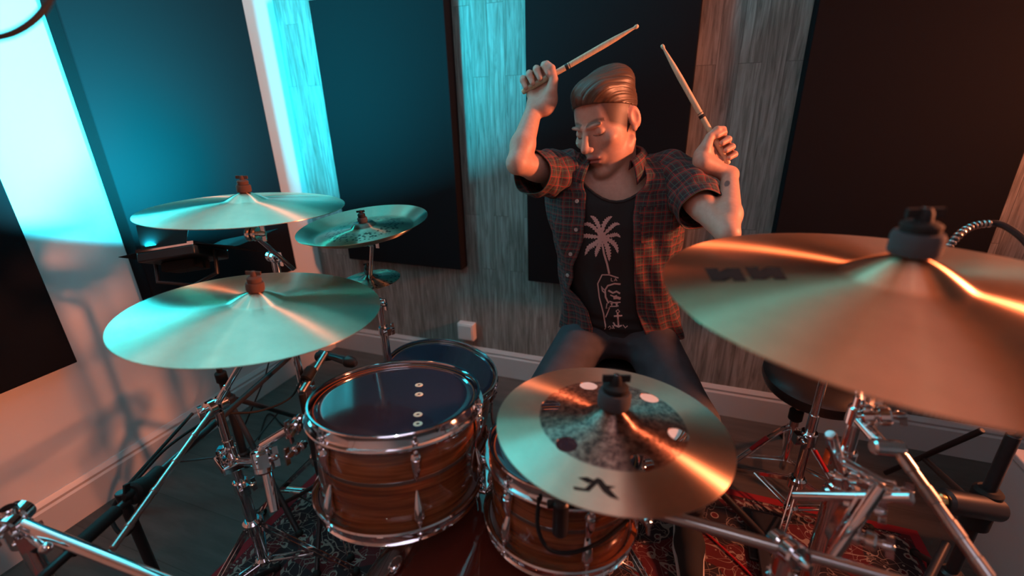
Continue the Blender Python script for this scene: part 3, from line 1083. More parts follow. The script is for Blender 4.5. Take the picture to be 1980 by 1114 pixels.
# ------------------------------------------------------------------ drums
def drum(name, label, c, n, Rr, depth, nl, head='dark_head', cat='drum', shell='drum_shell', a0=0.0, lugs2=True, rings=()):
    M = frame(c, n, V(1, 0, 0))
    t = thing(name, label, cat, M=M)
    sh = MB().lathe([(Rr - 0.010, -0.012), (Rr - 0.004, -0.010), (Rr - 0.002, -0.014), (Rr - 0.002, -depth + 0.014), (Rr - 0.004, -depth + 0.010), (Rr - 0.010, -depth + 0.012), (Rr - 0.010, -0.012)], 96)
    s_ = obj('shell', sh, shell, t, angle=50)
    obj('inlay_band', MB().lathe([(Rr - 0.0021, -depth * 0.44), (Rr - 0.0012, -depth * 0.44 - 0.0008), (Rr - 0.0012, -depth * 0.44 - 0.0072), (Rr - 0.0021, -depth * 0.44 - 0.008)], 96), 'inlay', s_)
    Rh = Rr + 0.003
    # head with its collar, then triple flanged hoops
    obj('batter_head', MB().lathe([(0.0005, -0.0105), (Rr - 0.02, -0.0105), (Rr - 0.006, -0.0105), (Rr - 0.002, -0.013), (Rr + 0.001, -0.019), (Rr + 0.001, -0.022)], 96), head, t, angle=60)
    obj('resonant_head', MB().lathe([(0.0005, -depth + 0.0105), (Rr - 0.006, -depth + 0.0105), (Rr - 0.002, -depth + 0.013), (Rr + 0.001, -depth + 0.022)], 96), 'white_head', t, angle=60)

    def hoop(sgn, z):
        pr_ = [(Rh, 0.0), (Rh + 0.0035, 0.0005), (Rh + 0.005, -0.0015), (Rh + 0.0032, -0.003), (Rh + 0.0015, -0.005), (Rh + 0.0015, -0.020), (Rh + 0.003, -0.023), (Rh + 0.0105, -0.0235), (Rh + 0.0115, -0.0265), (Rh + 0.010, -0.030), (Rh + 0.003, -0.0265), (Rh - 0.0002, -0.024), (Rh - 0.0008, -0.004)]
        return MB().lathe([(r, z + sgn * q) for r, q in pr_], 120, closed=True)
    obj('hoop', hoop(1, 0.0), 'chrome', t, angle=40)
    obj('hoop', hoop(-1, -depth), 'chrome', t, angle=40)
    lm = None
    rm = None
    for k in range(nl):
        a = a0 + 2 * PI * k / nl
        tops = ((-0.052, 1), (-depth + 0.052, -1)) if lugs2 else ((-depth / 2, 1),)
        for zz, sg in tops:
            if lm is None:
                g = MB()
                x0 = Rr - 0.002
                # teardrop casing
                g.ball((x0 + 0.007, 0, 0), 0.0105, (0.85, 0.95, 1.5), seg=18, rings=12)
                g.tube([(x0 + 0.009, 0, 0.002), (x0 + 0.0085, 0, -0.014), (x0 + 0.004, 0, -0.034), (x0 + 0.001, 0, -0.046)], [0.0098, 0.0088, 0.0055, 0.002], 14)
                g.rod((x0 + 0.011, 0, 0.008), (x0 + 0.011, 0, 0.020), 0.0045)
                lo = obj('lug', g, 'chrome', t, angle=60)
                lm = lo.data
            else:
                lo = bpy.data.objects.new('lug', lm)
                COL.objects.link(lo)
                lo.parent = t
            lo.location = (0, 0, zz)
            lo.rotation_euler = (0 if sg > 0 else PI, 0, a if sg > 0 else a)
            if rm is None:
                g = MB()
                x0 = Rr + 0.009
                g.rod((x0, 0, 0.016), (x0, 0, 0.034), 0.0026, seg=10)
                g.rod((x0, 0, 0.031), (x0, 0, 0.036), 0.0058, seg=14)
                g.box((x0, 0, 0.040), (0.0055, 0.0055, 0.009))
                ro = obj('tension_rod', g, 'chrome', t, angle=40)
                rm = ro.data
            else:
                ro = bpy.data.objects.new('tension_rod', rm)
                COL.objects.link(ro)
                ro.parent = t
            ro.location = (0, 0, zz)
            ro.rotation_euler = (0 if sg > 0 else PI, 0, a)
    for (x, y) in rings:
        d = CF * FPX + CR * (x - 990) + CU * (557 - y)
        nn = Vector(n).normalized()
        cc = Vector(c) - nn * 0.0105
        tt = (cc - CAMP).dot(nn) / d.dot(nn)
        q = M.inverted() @ (CAMP + d * tt)
        e = MB().lathe([(0.0034, 0.0), (0.0034, 0.0010), (0.0080, 0.0010), (0.0085, 0.0)], 24, Matrix.Translation((q.x, q.y, -0.0104)), closed=True)
        obj('eyelet', e, 'ring_ivory', t, label='ivory ring eyelet')
    return t, M


FT, MF = drum('rack_tom', 'wooden rack tom with dark head and ivory eyelets, front left of centre', V(-0.495, 0.65, 0.75), V(-0.028, 0.136, 0.99), 0.160, 0.215, 6, a0=R(-106),
              rings=((810, 745), (810, 763), (808, 802), (808, 820)))
GT, MG = drum('floor_tom', 'wooden floor tom with dark head behind the left rack tom', V(-0.714, 1.206, 0.444), V(0.19, 0.019, 0.98), 0.187, 0.30, 8, a0=R(12))
for a in (R(30), R(150), R(270)):
    d = MG.to_3x3() @ V(math.cos(a), math.sin(a), 0)
    p = MG @ V(0, 0, -0.20) + d * 0.205
    inv = MG.inverted()
    mb = MB().tube([inv @ (p + V(0, 0, 0.10)), inv @ (p + V(0, 0, -0.02)), inv @ V(p.x + d.x * 0.03, p.y + d.y * 0.03, 0.016)], 0.005, 12)
    lo = obj('leg', mb, 'chrome', GT)
    obj('rubber_foot', MB().ball(inv @ V(p.x + d.x * 0.03, p.y + d.y * 0.03, 0.014), 0.013), 'black_rubber', lo)
    obj('leg_bracket', MB().box((0, 0, 0), (0.02, 0.026, 0.05), frame(inv @ (p - d * 0.008 + V(0, 0, 0.04)), V(0, 0, 1), inv.to_3x3() @ d)), 'chrome', GT, bevel=0.003)
HC, HN = V(-0.158, 0.690, 0.685), V(0.02, 0.11, 0.994)
HT, MH = drum('rack_tom', 'small wooden rack tom beneath the holed centre cymbal', HC, HN, 0.137, 0.18, 6, a0=R(-118))
SN, MS_ = drum('snare_drum', 'white-headed snare drum seen through the holes of the centre cymbal', V(-0.085, 0.982, 0.575), V(0.0, -0.02, 1), 0.156, 0.14, 8, head='white_head', lugs2=False)
sst = thing('snare_stand', 'chrome snare stand under the white-headed snare drum', 'drum stand', (-0.085, 0.982, 0))
S0 = V(-0.085, 0.982, 0)
tripod(sst, S0, 0.3, (R(90), R(210), R(330)), 0.2, 0.18, 0.06, floor_z=0.008)
pole(sst, S0 + V(0, 0, 0.05), S0 + V(0, 0, 0.33), 0.0125)
for a in (R(30), R(150), R(270)):
    d = V(math.cos(a), math.sin(a), 0)
    obj('basket_arm', MB().tube([S0 + V(0, 0, 0.33), S0 + d * 0.14 + V(0, 0, 0.40), S0 + d * 0.172 + V(0, 0, 0.425), S0 + d * 0.176 + V(0, 0, 0.455)], 0.0055, 10), 'chrome', sst)

# bass drum, axis level
BC = V(-0.345, 0.41, 0.253)
MBd = frame(BC, V(0.0, -1, 0), V(1, 0, 0))
bd_ = thing('bass_drum', 'glossy dark red bass drum on the rug between the two rack toms', 'drum', M=MBd)
Rb, Db = 0.229, 0.38
obj('shell', MB().lathe([(Rb - 0.012, -0.02), (Rb - 0.003, -0.018), (Rb - 0.003, -Db + 0.018), (Rb - 0.012, -Db + 0.02), (Rb - 0.012, -0.02)], 128), 'bass_shell', bd_, angle=50)
obj('front_head', MB().lathe([(0.0005, -0.006), (Rb - 0.008, -0.006), (Rb - 0.001, -0.010), (Rb - 0.001, -0.02)], 96), 'dark_head', bd_, angle=60)
obj('batter_head', MB().lathe([(0.0005, -Db + 0.006), (Rb - 0.008, -Db + 0.006), (Rb - 0.001, -Db + 0.010), (Rb - 0.001, -Db + 0.02)], 96), 'white_head', bd_, angle=60)
for z0 in (-0.038, -Db):
    obj('hoop', MB().lathe([(Rb, z0), (Rb + 0.013, z0 + 0.001), (Rb + 0.014, z0 + 0.003), (Rb + 0.014, z0 + 0.035), (Rb + 0.013, z0 + 0.037), (Rb, z0 + 0.038)], 128, closed=True), 'bass_shell', bd_, angle=40)
for k in range(8):
    a = PI / 8 + k * PI / 4
    for z0, sg in ((-0.09, 1), (-Db + 0.09, -1)):
        g = MB().ball((Rb + 0.007, 0, 0), 0.013, (0.9, 1, 1.5)).tube([(Rb + 0.012, 0, 0.0), (Rb + 0.018, 0, 0.085 )], 0.003, 8)
        g.box((Rb + 0.018, 0, 0.078), (0.012, 0.022, 0.012))
        lo = obj('lug', g, 'chrome', bd_, angle=50)
        lo.location = (0, 0, z0)
        lo.rotation_euler = (0 if sg > 0 else PI, 0, a)
for s_ in (-1, 1):
    p0 = V(s_ * (Rb - 0.01), -0.06, -0.09)
    p1 = MBd.inverted() @ V(BC.x + s_ * 0.36, BC.y - 0.04, 0.016)
    lo = obj('spur', MB().rod(p0, p1, 0.0065), 'chrome', bd_)
    obj('rubber_foot', MB().ball(p1, 0.012), 'black_rubber', lo)

# tom mounts: posts clamped to the toms
tm = thing('tom_holder', 'chrome clamp and post holding the left rack tom from its left side', 'drum mount', (-0.80, 0.66, 0))
q0 = P(512, 905, 0.94)
TB = V(q0.x, q0.y, q0.z)
tm.location = TB
ORG[tm.name] = TB
pole(tm, P(531, 988, 0.94), P(506, 860, 0.94), 0.0105, 'post')
obj('post_sleeve', MB().rod(P(512, 915, 0.94), P(505, 868, 0.94), 0.019, seg=24), 'chrome', tm)
apx = V(A0.x, A0.y, P(440, 905, 1.17).z)
pole(tm, apx + V(0.02, 0, 0), P(508, 895, 0.94), 0.010, 'clamp_arm')
obj('multi_clamp', MB().box((0, 0, 0), (0.075, 0.05, 0.022), frame(apx + V(0.0, -0.012, 0), V(0, 0.1, 1), V(1, -0.4, 0))), 'chrome', tm, bevel=0.004)
collar(tm, P(509, 885, 0.94), P(506, 860, 0.94) - P(531, 988, 0.94), 0.022, 0.036, 'height_clamp', side=V(1, -0.8, 0))
rA = P(520, 870, 0.94)
rB = P(575, 820, 0.93)
pole(tm, P(506, 862, 0.94), rB, 0.009, 'tom_arm')
rC = MF @ V(-0.176, -0.03, -0.10)
gear_joint(tm, rB, V(0.4, -1, 0), 0.014, 0.036, 'ball_joint')
obj('tom_bracket', MB().box((0, 0, 0), (0.02, 0.05, 0.13), frame(rC, MF.to_3x3() @ V(0, 0, 1), V(-1, 0, 0))), 'black_steel', tm, bevel=0.005)
pole(tm, rB, rC, 0.0085, 'tom_arm')
for dy, dz in ((-0.045, -0.02), (-0.03, 0.035)):
    gear_joint(tm, rC + V(-0.02, dy, dz), V(0, -1, 0.1), 0.010, 0.03, 'bracket_screw')
tm2 = thing('tom_mount', 'chrome holder post of the small rack tom, rising from the bass drum', 'drum mount', (-0.30, 0.62, 0.55))
g0 = V(-0.335, 0.68, 0.535)
pole(tm2, V(-0.335, 0.68, 0.545), V(-0.335, 0.68, 0.60), 0.0125)
obj('base_plate', MB().box((-0.335, 0.68, 0.543), (0.05, 0.06, 0.008)), 'chrome', tm2, bevel=0.002)
pole(tm2, V(-0.335, 0.68, 0.60), MH @ V(-0.141, 0.0, -0.09), 0.009, 'arm_rod')
obj('bracket', MB().box((0, 0, 0), (0.012, 0.035, 0.06), frame(MH @ V(-0.142, 0.0, -0.09), HN, V(-1, 0, 0))), 'chrome', tm2, bevel=0.003)


# ------------------------------------------------------------------ the cyan fixture with barn doors on its black tripod
fx = thing('panel_light', 'cyan LED panel light with black barn doors, face up behind the crashes', 'light', FIX)
FX = frame(FIX, FIXN, V(0.937, 0.30, 0.0))
Wd, Hd = 0.17, 0.15
obj('housing', MB().box((0, 0, -0.016), (Wd, Hd, 0.028), FX), 'black_steel', fx, bevel=0.004)
obj('diffuser', MB().box((0, 0, 0.0005), (Wd * 0.92, Hd * 0.90, 0.003), FX), 'led_diffuser', fx)
rim = MB()
for sx in (-1, 1):
    rim.box((sx * Wd * 0.48, 0, 0.003), (0.008, Hd, 0.010), FX)
    rim.box((0, sx * Hd * 0.475, 0.003), (Wd, 0.008, 0.010), FX)
obj('rim', rim, 'chrome', fx)


def door(edge, axis, ang, w, h, name='barn_door'):
    # edge centre in fixture frame, axis the hinge direction, ang opening from upright
    e = FX @ Vector(edge)
    ax = (FX.to_3x3() @ Vector(axis)).normalized()
    out = (FX.to_3x3() @ V(edge[0], edge[1], 0)).normalized()
    up = Vector(FIXN)
    dirn = up * math.cos(ang) + out * math.sin(ang)
    M = Matrix((ax, dirn, ax.cross(dirn))).transposed().to_4x4()
    M.translation = e
    k = 0.82
    mb = MB().prism([(-w / 2 * k, 0), (w / 2 * k, 0), (w / 2, h), (-w / 2, h)], 0.0016, M)
    obj(name, mb, 'matte_black', fx)


door((0, -Hd / 2, 0.004), (1, 0, 0), R(-6), Wd * 0.95, 0.075)
door((Wd / 2, 0, 0.004), (0, 1, 0), R(104), Hd * 1.0, 0.115)
door((-Wd / 2, 0, 0.004), (0, 1, 0), R(98), Hd * 0.9, 0.06)
door((Wd * 0.25, Hd / 2, 0.004), (1, -0.15, 0), R(64), Wd * 1.3, 0.13)
obj('yoke', MB().tube([FX @ V(-Wd / 2 - 0.008, 0, -0.01), FX @ V(-Wd / 2 - 0.008, 0, -0.08), FIX + V(0, 0, -0.11), FX @ V(Wd / 2 + 0.008, 0, -0.08), FX @ V(Wd / 2 + 0.008, 0, -0.01)], 0.006, 10), 'black_steel', fx)
obj('battery', MB().box((0, 0, -0.045), (0.10, 0.07, 0.028), FX), 'black_rubber', fx, bevel=0.003)
FB = V(FIX.x, FIX.y, 0)
ls = thing('light_stand', 'black tripod light stand under the cyan panel light', 'light stand', FB)
pole(ls, FB + V(0, 0, 0.30), FIX + V(0, 0, -0.115), 0.009, 'pole', 'black_steel')
pole(ls, FB + V(0, 0, 0.08), FB + V(0, 0, 0.45), 0.013, 'lower_pole', 'black_steel')
obj('collar', MB().rod(FB + V(0, 0, 0.44), FB + V(0, 0, 0.48), 0.018), 'black_rubber', ls)
tripod(ls, FB, 0.4, (R(-20), R(100), R(220)), 0.36, 0.36, 0.14, 'black_steel', 0.011, 0.012, double=False)


# ------------------------------------------------------------------ black tripod boom microphones
def mic_body(parent, p, d, L=0.15, r=0.012, head=0.019):
    d = Vector(d).normalized()
    o = obj('microphone_body', MB().tube([p, p + d * L * 0.7, p + d * L * 0.76], [r * 0.8, r * 1.15, head], 20), 'black_steel', parent)
    obj('grille', MB().tube([p + d * L * 0.76, p + d * L * 0.80, p + d * L * 0.93, p + d * L], [head, head * 1.02, head * 0.85, head * 0.4], 20), 'black_steel', o)
    return o


# boom stand on the left: clutch at (230, 950), arm rising to the upper right
k0 = P(232, 952, 0.98)
K0 = V(k0.x, k0.y, 0)
ms = thing('microphone_stand', 'black boom microphone stand at lower left with a coiled cable', 'microphone stand', K0)
tripod(ms, K0, 0.3, (R(80), R(200), R(320)), 0.25, 0.12, 0.05, 'black_steel', 0.010, 0.011, double=False)
pole(ms, K0 + V(0, 0, 0.04), k0, 0.0105, 'pole', 'black_steel')
kt = P(395, 800, 1.24)
ke = P(560, 690, 1.52)
kb = P(60, 1135, 0.76)
obj('boom_arm', MB().rod(kb, ke, 0.0085, seg=16), 'black_steel', ms)
dk = (ke - kb).normalized()
kk = kb + dk * (k0 - kb).dot(dk)
obj('clutch', MB().rod(kk - dk * 0.035, kk + dk * 0.05, 0.017, seg=20).rod(kk - CF * 0.03, kk + CF * 0.03, 0.021, seg=20), 'black_rubber', ms)
wing_mb = wing(MB(), kk - CF * 0.03, -CF, V(0, 0, 1), 1.4)
obj('wing_nut', wing_mb, 'black_rubber', ms)
obj('counterweight', MB().rod(kk - dk * 0.16, kk - dk * 0.06, 0.013, seg=20), 'black_rubber', ms)
mic = thing('microphone', 'black microphone above the floor tom on the end of a black boom', 'microphone', P(640, 690, 1.5))
mic_body(mic, P(618, 682, 1.50), P(700, 707, 1.44) - P(618, 682, 1.50), 0.15)
obj('clip', MB().rod(P(612, 690, 1.50), P(640, 688, 1.49), 0.016, seg=18), 'black_rubber', mic)
ms2 = thing('microphone_stand', 'chrome tilted microphone boom reaching past the left rack tom', 'microphone stand', V(*P(590, 760, 1.40).xy, 0))
mb0 = P(583, 760, 1.35)
M0 = V(mb0.x, mb0.y, 0)
ms2.location = M0
ORG[ms2.name] = M0
tripod(ms2, M0, 0.3, (R(60), R(180), R(300)), 0.2, 0.15, 0.05, 'black_steel', 0.009, 0.010, double=False)
pole(ms2, M0 + V(0, 0, 0.04), mb0, 0.0105, 'pole', 'black_steel')
pole(ms2, mb0, P(630, 682, 1.46), 0.0105, 'boom_arm', 'brushed_steel')
obj('clutch', MB().rod(P(590, 735, 1.37), P(604, 712, 1.40), 0.017, seg=18), 'black_rubber', ms2)

# ---- chrome rack stand in the bottom left corner
r0 = P(28, 1008, 0.78)
R0 = V(r0.x, r0.y, 0)
rk = thing('boom_stand', 'chrome stand with a long level bar in the bottom left corner', 'stand', R0)
tripod(rk, R0, 0.3, (R(-60), R(60), R(180)), 0.22, 0.2, 0.07)
pole(rk, R0 + V(0, 0, 0.05), r0 + V(0, 0, 0.03), 0.0125)
r1 = P(345, 1135, 0.74)
pole(rk, r0 + (r0 - r1) * 0.05, r1, 0.0105, 'cross_bar')
gear_joint(rk, r0 + V(0, 0, 0.005), V(0.6, -1, 0), 0.019, 0.05, 'bar_clamp')
pole(rk, r0 - V(0, 0, 0.02), P(88, 1060, 0.74), 0.0055, 'short_rod')
obj('rod_tip', MB().ball(P(88, 1060, 0.74), 0.009), 'chrome', rk)
collar(rk, r0 - V(0, 0, 0.03), V(0, 0, 1), 0.02, 0.04)

# ---- black stand on the right with a counterweight
w0 = P(1895, 985, 1.02)
W0 = V(w0.x, w0.y, 0)
bs = thing('microphone_stand', 'thick black tripod stand at the right edge with brass-ended clutch', 'microphone stand', W0)
pole(bs, W0 + V(0, 0, 0.05), V(W0.x, W0.y, 0.62), 0.0125, 'pole', 'black_steel')
obj('pole_clutch', MB().rod(V(W0.x, W0.y, w0.z - 0.05), V(W0.x, W0.y, w0.z + 0.06), 0.026, seg=24), 'black_rubber', bs)
cw0, cw1 = P(1822, 968, 0.98), P(1930, 985, 1.0)
cwo = obj('counterweight', MB().rod(cw0, cw1, 0.026, seg=28, ch=0.006), 'black_steel', bs)
dcw = (cw0 - cw1).normalized()
obj('end_cap', MB().rod(cw0, cw0 + dcw * 0.018, 0.017, seg=20, ch=0.005), 'brass', cwo, label='brass end cap')
for (px, py), (qx, qy), d0, d1 in (((1900, 832), (1712, 915), 1.30, 1.62), ((1785, 885), (1872, 965), 1.50, 1.10), ((1830, 1050), (1790, 1130), 1.0, 0.95)):
    a_, b_ = P(px, py, d0), P(qx, qy, d1)
    if b_.z < 0.012:
        b_.z = 0.012
    obj('leg', MB().rod(a_, b_, 0.0085), 'black_steel', bs)
tripod(bs, W0, 0.3, (R(75), R(195), R(315)), 0.26, 0.20, 0.07, 'black_steel', 0.010, 0.012, double=False)

# ---- dark tube between the cymbal and the rug (pedal stay of a stand)
pd = thing('pedal', 'dark foot pedal stay lying over the rug, right of the drum', 'pedal', V(*onz(1440, 1010, 0.1).xy, 0.008))
obj('stay', MB().rod(onz(1392, 950, 0.16), onz(1490, 1052, 0.02), 0.011), 'black_steel', pd)
e0 = onz(1490, 1052, 0.02)
obj('foot_plate', MB().box((e0.x - 0.02, e0.y + 0.03, 0.014), (0.09, 0.20, 0.010)), 'black_steel', pd, bevel=0.003)
rc = tag(obj('cable', MB().tube(smooth_path([onz(1365, 1030, 0.012), onz(1400, 1062, 0.012), onz(1440, 1100, 0.012), onz(1500, 1160, 0.012)]), 0.0035, 8), 'red_plastic', center=onz(1400, 1062, 0.012)),
         'thin red cable on the rug beside the drummer\'s shoe', 'cable')


def cable(label, pts, r=0.0032, m='black_rubber', name='cable'):
    return tag(obj(name, MB().tube(smooth_path(pts, 10), r, 8), m, center=pts[0]), label, 'cable')


cable('thick black cable crossing the top left corner', [V(-0.80, -0.45, 0.012), V(-0.72, -0.30, 0.5), P(-160, 110, 0.41), P(-30, 78, 0.42), P(30, 62, 0.43), P(75, 30, 0.44), P(98, -8, 0.45), P(118, -60, 0.46), P(135, -130, 0.48), P(150, -260, 0.55), V(-0.42, 0.30, 2.0), V(-0.40, 0.32, 2.44)], 0.0036)
g_ = [P(1818, 520, 0.85), P(1832, 482, 0.86), P(1850, 458, 0.86), P(1875, 440, 0.87), P(1905, 433, 0.87), P(1940, 436, 0.86), P(1985, 470, 0.84), P(2030, 540, 0.82), V(W0.x + 0.05, W0.y - 0.02, 0.80), V(W0.x, W0.y, 0.60)]
gn = cable('dark ribbed gooseneck cable arching above the ride at the right edge', g_, 0.0062, 'black_steel')
gp = smooth_path(g_, 10)
rb_ = MB()
for i in range(12, 44, 3):
    d_ = (gp[i + 1] - gp[i]).normalized()
    rb_.rod(gp[i] - d_ * 0.0022, gp[i] + d_ * 0.0022, 0.0076, seg=12)
obj('rib', rb_, 'brushed_steel', gn)
cable('black cable looping down from the boom beside the lower left stand', [kk, P(262, 1010, 0.98), P(238, 1035, 0.98), P(215, 1000, 0.99), P(235, 955, 1.0), P(300, 880, 1.08), P(372, 800, 1.2)], 0.0042)
cable('black cable drooping from the microphone boom towards the tom stand', [P(262, 930, 1.02), P(330, 860, 1.1), P(420, 805, 1.2), P(500, 795, 1.3), P(560, 770, 1.35), P(585, 730, 1.38)], 0.0035)
cable('black cable hanging in front of the small rack tom', [P(1042, 962, 0.74), P(1040, 1020, 0.735), P(1062, 1062, 0.73), P(1110, 1068, 0.73), P(1165, 1045, 0.75), P(1215, 1005, 0.78)], 0.0034)
cable('thin black cable curling over the wall left of the floor tom', [P(520, 700, 1.8), P(512, 730, 1.8), P(500, 760, 1.8), onz(470, 830, 0.006)], 0.0028)
cable('loose black cable lying on the floor beside the white box', [onz(1990, 930, 0.006), onz(1935, 905, 0.006), onz(1925, 935, 0.006), onz(1960, 1000, 0.006), onz(2010, 1040, 0.006)], 0.0035)
cable('black cable running along the floor by the left skirting board', [onz(500, 850, 0.006), onz(520, 800, 0.006), onz(560, 830, 0.006), onz(600, 800, 0.006)], 0.003)

# small clip microphone on the little tom
cm = thing('clip_microphone', 'black clip-on microphone at the front of the small rack tom', 'microphone', P(1085, 1000, 0.72))
obj('body', MB().rod(P(1085, 970, 0.715), P(1083, 1032, 0.735), 0.0125, seg=20), 'black_steel', cm)
obj('clamp', MB().rod(P(1058, 975, 0.72), P(1112, 975, 0.72), 0.007, seg=14), 'black_rubber', cm)


# ------------------------------------------------------------------ signed distance modelling of the person
class Field:
    def __init__(s, lo, hi, h):
        s.lo, s.h = np.array(lo, float), h
        s.n = np.ceil((np.array(hi) - s.lo) / h).astype(int) + 1
        s.F = np.full(s.n, 9.0, np.float32)

    def box(s, lo, hi):
        a = np.maximum(np.floor((np.array(lo) - s.lo) / s.h).astype(int), 0)
        b = np.minimum(np.ceil((np.array(hi) - s.lo) / s.h).astype(int) + 1, s.n)
        if (b <= a).any():
            return None
        sl = tuple(slice(a[i], b[i]) for i in range(3))
        g = np.meshgrid(*[s.lo[i] + s.h * np.arange(a[i], b[i]) for i in range(3)], indexing='ij', sparse=True)
        return sl, g

    def comb(s, sl, d, k, op):
        f = s.F[sl]
        d = d.astype(np.float32)
        if op == 'add':
            if k > 0:
                hh = np.clip(0.5 + 0.5 * (f - d) / k, 0, 1)
                s.F[sl] = f * (1 - hh) + d * hh - k * hh * (1 - hh)
            else:
                s.F[sl] = np.minimum(f, d)
        else:
            d = -d
            hh = np.clip(0.5 - 0.5 * (f - d) / max(k, 1e-5), 0, 1)
            s.F[sl] = f * (1 - hh) + d * hh + max(k, 1e-5) * hh * (1 - hh)

    def cone(s, p0, p1, r0, r1, k=0.004, op='add'):
        p0, p1 = np.array(p0, float), np.array(p1, float)
        pad = max(r0, r1) + k + 3 * s.h
        bx = s.box(np.minimum(p0, p1) - pad, np.maximum(p0, p1) + pad)
        if not bx:
            return
        sl, g = bx
        d = p1 - p0
        L2 = max(d @ d, 1e-12)
        q = [g[i] - p0[i] for i in range(3)]
        t = np.clip((q[0] * d[0] + q[1] * d[1] + q[2] * d[2]) / L2, 0, 1)
        D = np.sqrt((q[0] - t * d[0]) ** 2 + (q[1] - t * d[1]) ** 2 + (q[2] - t * d[2]) ** 2) - (r0 + (r1 - r0) * t)
        s.comb(sl, D, k, op)

    def ell(s, c, r, M=None, k=0.004, op='add'):
        c, r = np.array(c, float), np.array(r, float)
        M = np.eye(3) if M is None else np.array(M)        # columns = local axes in world
        ext = np.sqrt(((M * r) ** 2).sum(1)) + k + 3 * s.h
        bx = s.box(c - ext, c + ext)
        if not bx:
            return
        sl, g = bx
        q = [g[i] - c[i] for i in range(3)]
        L = [q[0] * M[0, j] + q[1] * M[1, j] + q[2] * M[2, j] for j in range(3)]
        k0 = np.sqrt(sum((L[j] / r[j]) ** 2 for j in range(3)))
        k1 = np.sqrt(sum((L[j] / r[j] ** 2) ** 2 for j in range(3))) + 1e-9
        s.comb(sl, k0 * (k0 - 1) / k1, k, op)

    def half(s, p, n):
        """keep only the side away from n"""
        g = np.meshgrid(*[s.lo[i] + s.h * np.arange(s.n[i]) for i in range(3)], indexing='ij', sparse=True)
        d = sum((g[i] - p[i]) * n[i] for i in range(3))
        s.F = np.maximum(s.F, d.astype(np.float32))

    def mesh(s):
        F = s.F
        ins = F < 0
        c = np.zeros(tuple(s.n - 1), np.uint8)
        offs = [(i, j, k) for i in (0, 1) for j in (0, 1) for k in (0, 1)]
        for o in offs:
            c += ins[o[0]:o[0] + s.n[0] - 1, o[1]:o[1] + s.n[1] - 1, o[2]:o[2] + s.n[2] - 1]
        act = (c > 0) & (c < 8)
        idx = np.argwhere(act)
        acc = np.zeros((len(idx), 3))
        cnt = np.zeros(len(idx))
        edges = [(a, b_) for a in offs for b_ in offs if sum(abs(a[i] - b_[i]) for i in range(3)) == 1 and a < b_]
        for a, b_ in edges:
            fa = F[tuple((idx + a).T)]
            fb = F[tuple((idx + b_).T)]
            m = (fa < 0) != (fb < 0)
            t = np.where(m, fa / np.where(m, fa - fb, 1), 0)
            p = np.array(a) + t[:, None] * (np.array(b_) - np.array(a))
            acc += p * m[:, None]
            cnt += m
        V_ = s.lo + s.h * (idx + acc / cnt[:, None])
        vid = np.full(tuple(s.n - 1), -1, np.int64)
        vid[tuple(idx.T)] = np.arange(len(idx))
        faces = []
        for ax in range(3):
            e = np.zeros(3, int)
            e[ax] = 1
            a = ins[:s.n[0] - e[0], :s.n[1] - e[1], :s.n[2] - e[2]]
            b_ = ins[e[0]:, e[1]:, e[2]:]
            g = np.argwhere(a != b_)
            flip = a[tuple(g.T)]
            u, w = (ax + 1) % 3, (ax + 2) % 3
            ok = (g[:, u] > 0) & (g[:, w] > 0) & (g[:, u] < s.n[u] - 1) & (g[:, w] < s.n[w] - 1)
            g, flip = g[ok], flip[ok]
            eu = np.zeros(3, int)
            eu[u] = 1
            ew = np.zeros(3, int)
            ew[w] = 1
            q = np.stack([vid[tuple((g - eu - ew).T)], vid[tuple((g - ew).T)], vid[tuple(g.T)], vid[tuple((g - eu).T)]], 1)
            q[~flip] = q[~flip][:, ::-1]
            faces.append(q)
        Fq = np.concatenate(faces)
        return V_, Fq[(Fq >= 0).all(1)]


def np_obj(name, V_, Fq, material, parent, col=None, smooth_it=0):
    me = bpy.data.meshes.new(name)
    off = np.array(ORG.get(parent.name, V(0, 0, 0))) if parent is not None else 0
    V_ = V_.copy()
    if smooth_it:
        e = np.concatenate([Fq[:, [i, (i + 1) % 4]] for i in range(4)])
        for _ in range(smooth_it):
            S = np.zeros_like(V_)
            n = np.zeros(len(V_))
            np.add.at(S, e[:, 0], V_[e[:, 1]])
            np.add.at(n, e[:, 0], 1)
            V_ = V_ * 0.5 + 0.5 * S / np.maximum(n, 1)[:, None]
    me.vertices.add(len(V_))
    me.vertices.foreach_set('co', (V_ - off).astype(np.float32).ravel())
    me.loops.add(len(Fq) * 4)
    me.loops.foreach_set('vertex_index', Fq.astype(np.int32).ravel())
    me.polygons.add(len(Fq))
    me.polygons.foreach_set('loop_start', np.arange(0, len(Fq) * 4, 4, dtype=np.int32))
    me.update(calc_edges=True)
    me.validate()
    if col is not None:
        a = me.color_attributes.new('Col', 'FLOAT_COLOR', 'POINT')
        a.data.foreach_set('color', np.concatenate([col, np.ones((len(col), 1))], 1).astype(np.float32).ravel())
    me.shade_smooth()
    me.materials.append(MAT[material])
    o = bpy.data.objects.new(name, me)
    COL.objects.link(o)
    if parent is not None:
        o.parent = parent
        ORG[o.name] = ORG[parent.name]
    return o


PB = V(-0.15, 1.36, 0)
man = thing('person', 'man in open red plaid shirt and palm tree t-shirt, both arms raised with drumsticks', 'person', PB)

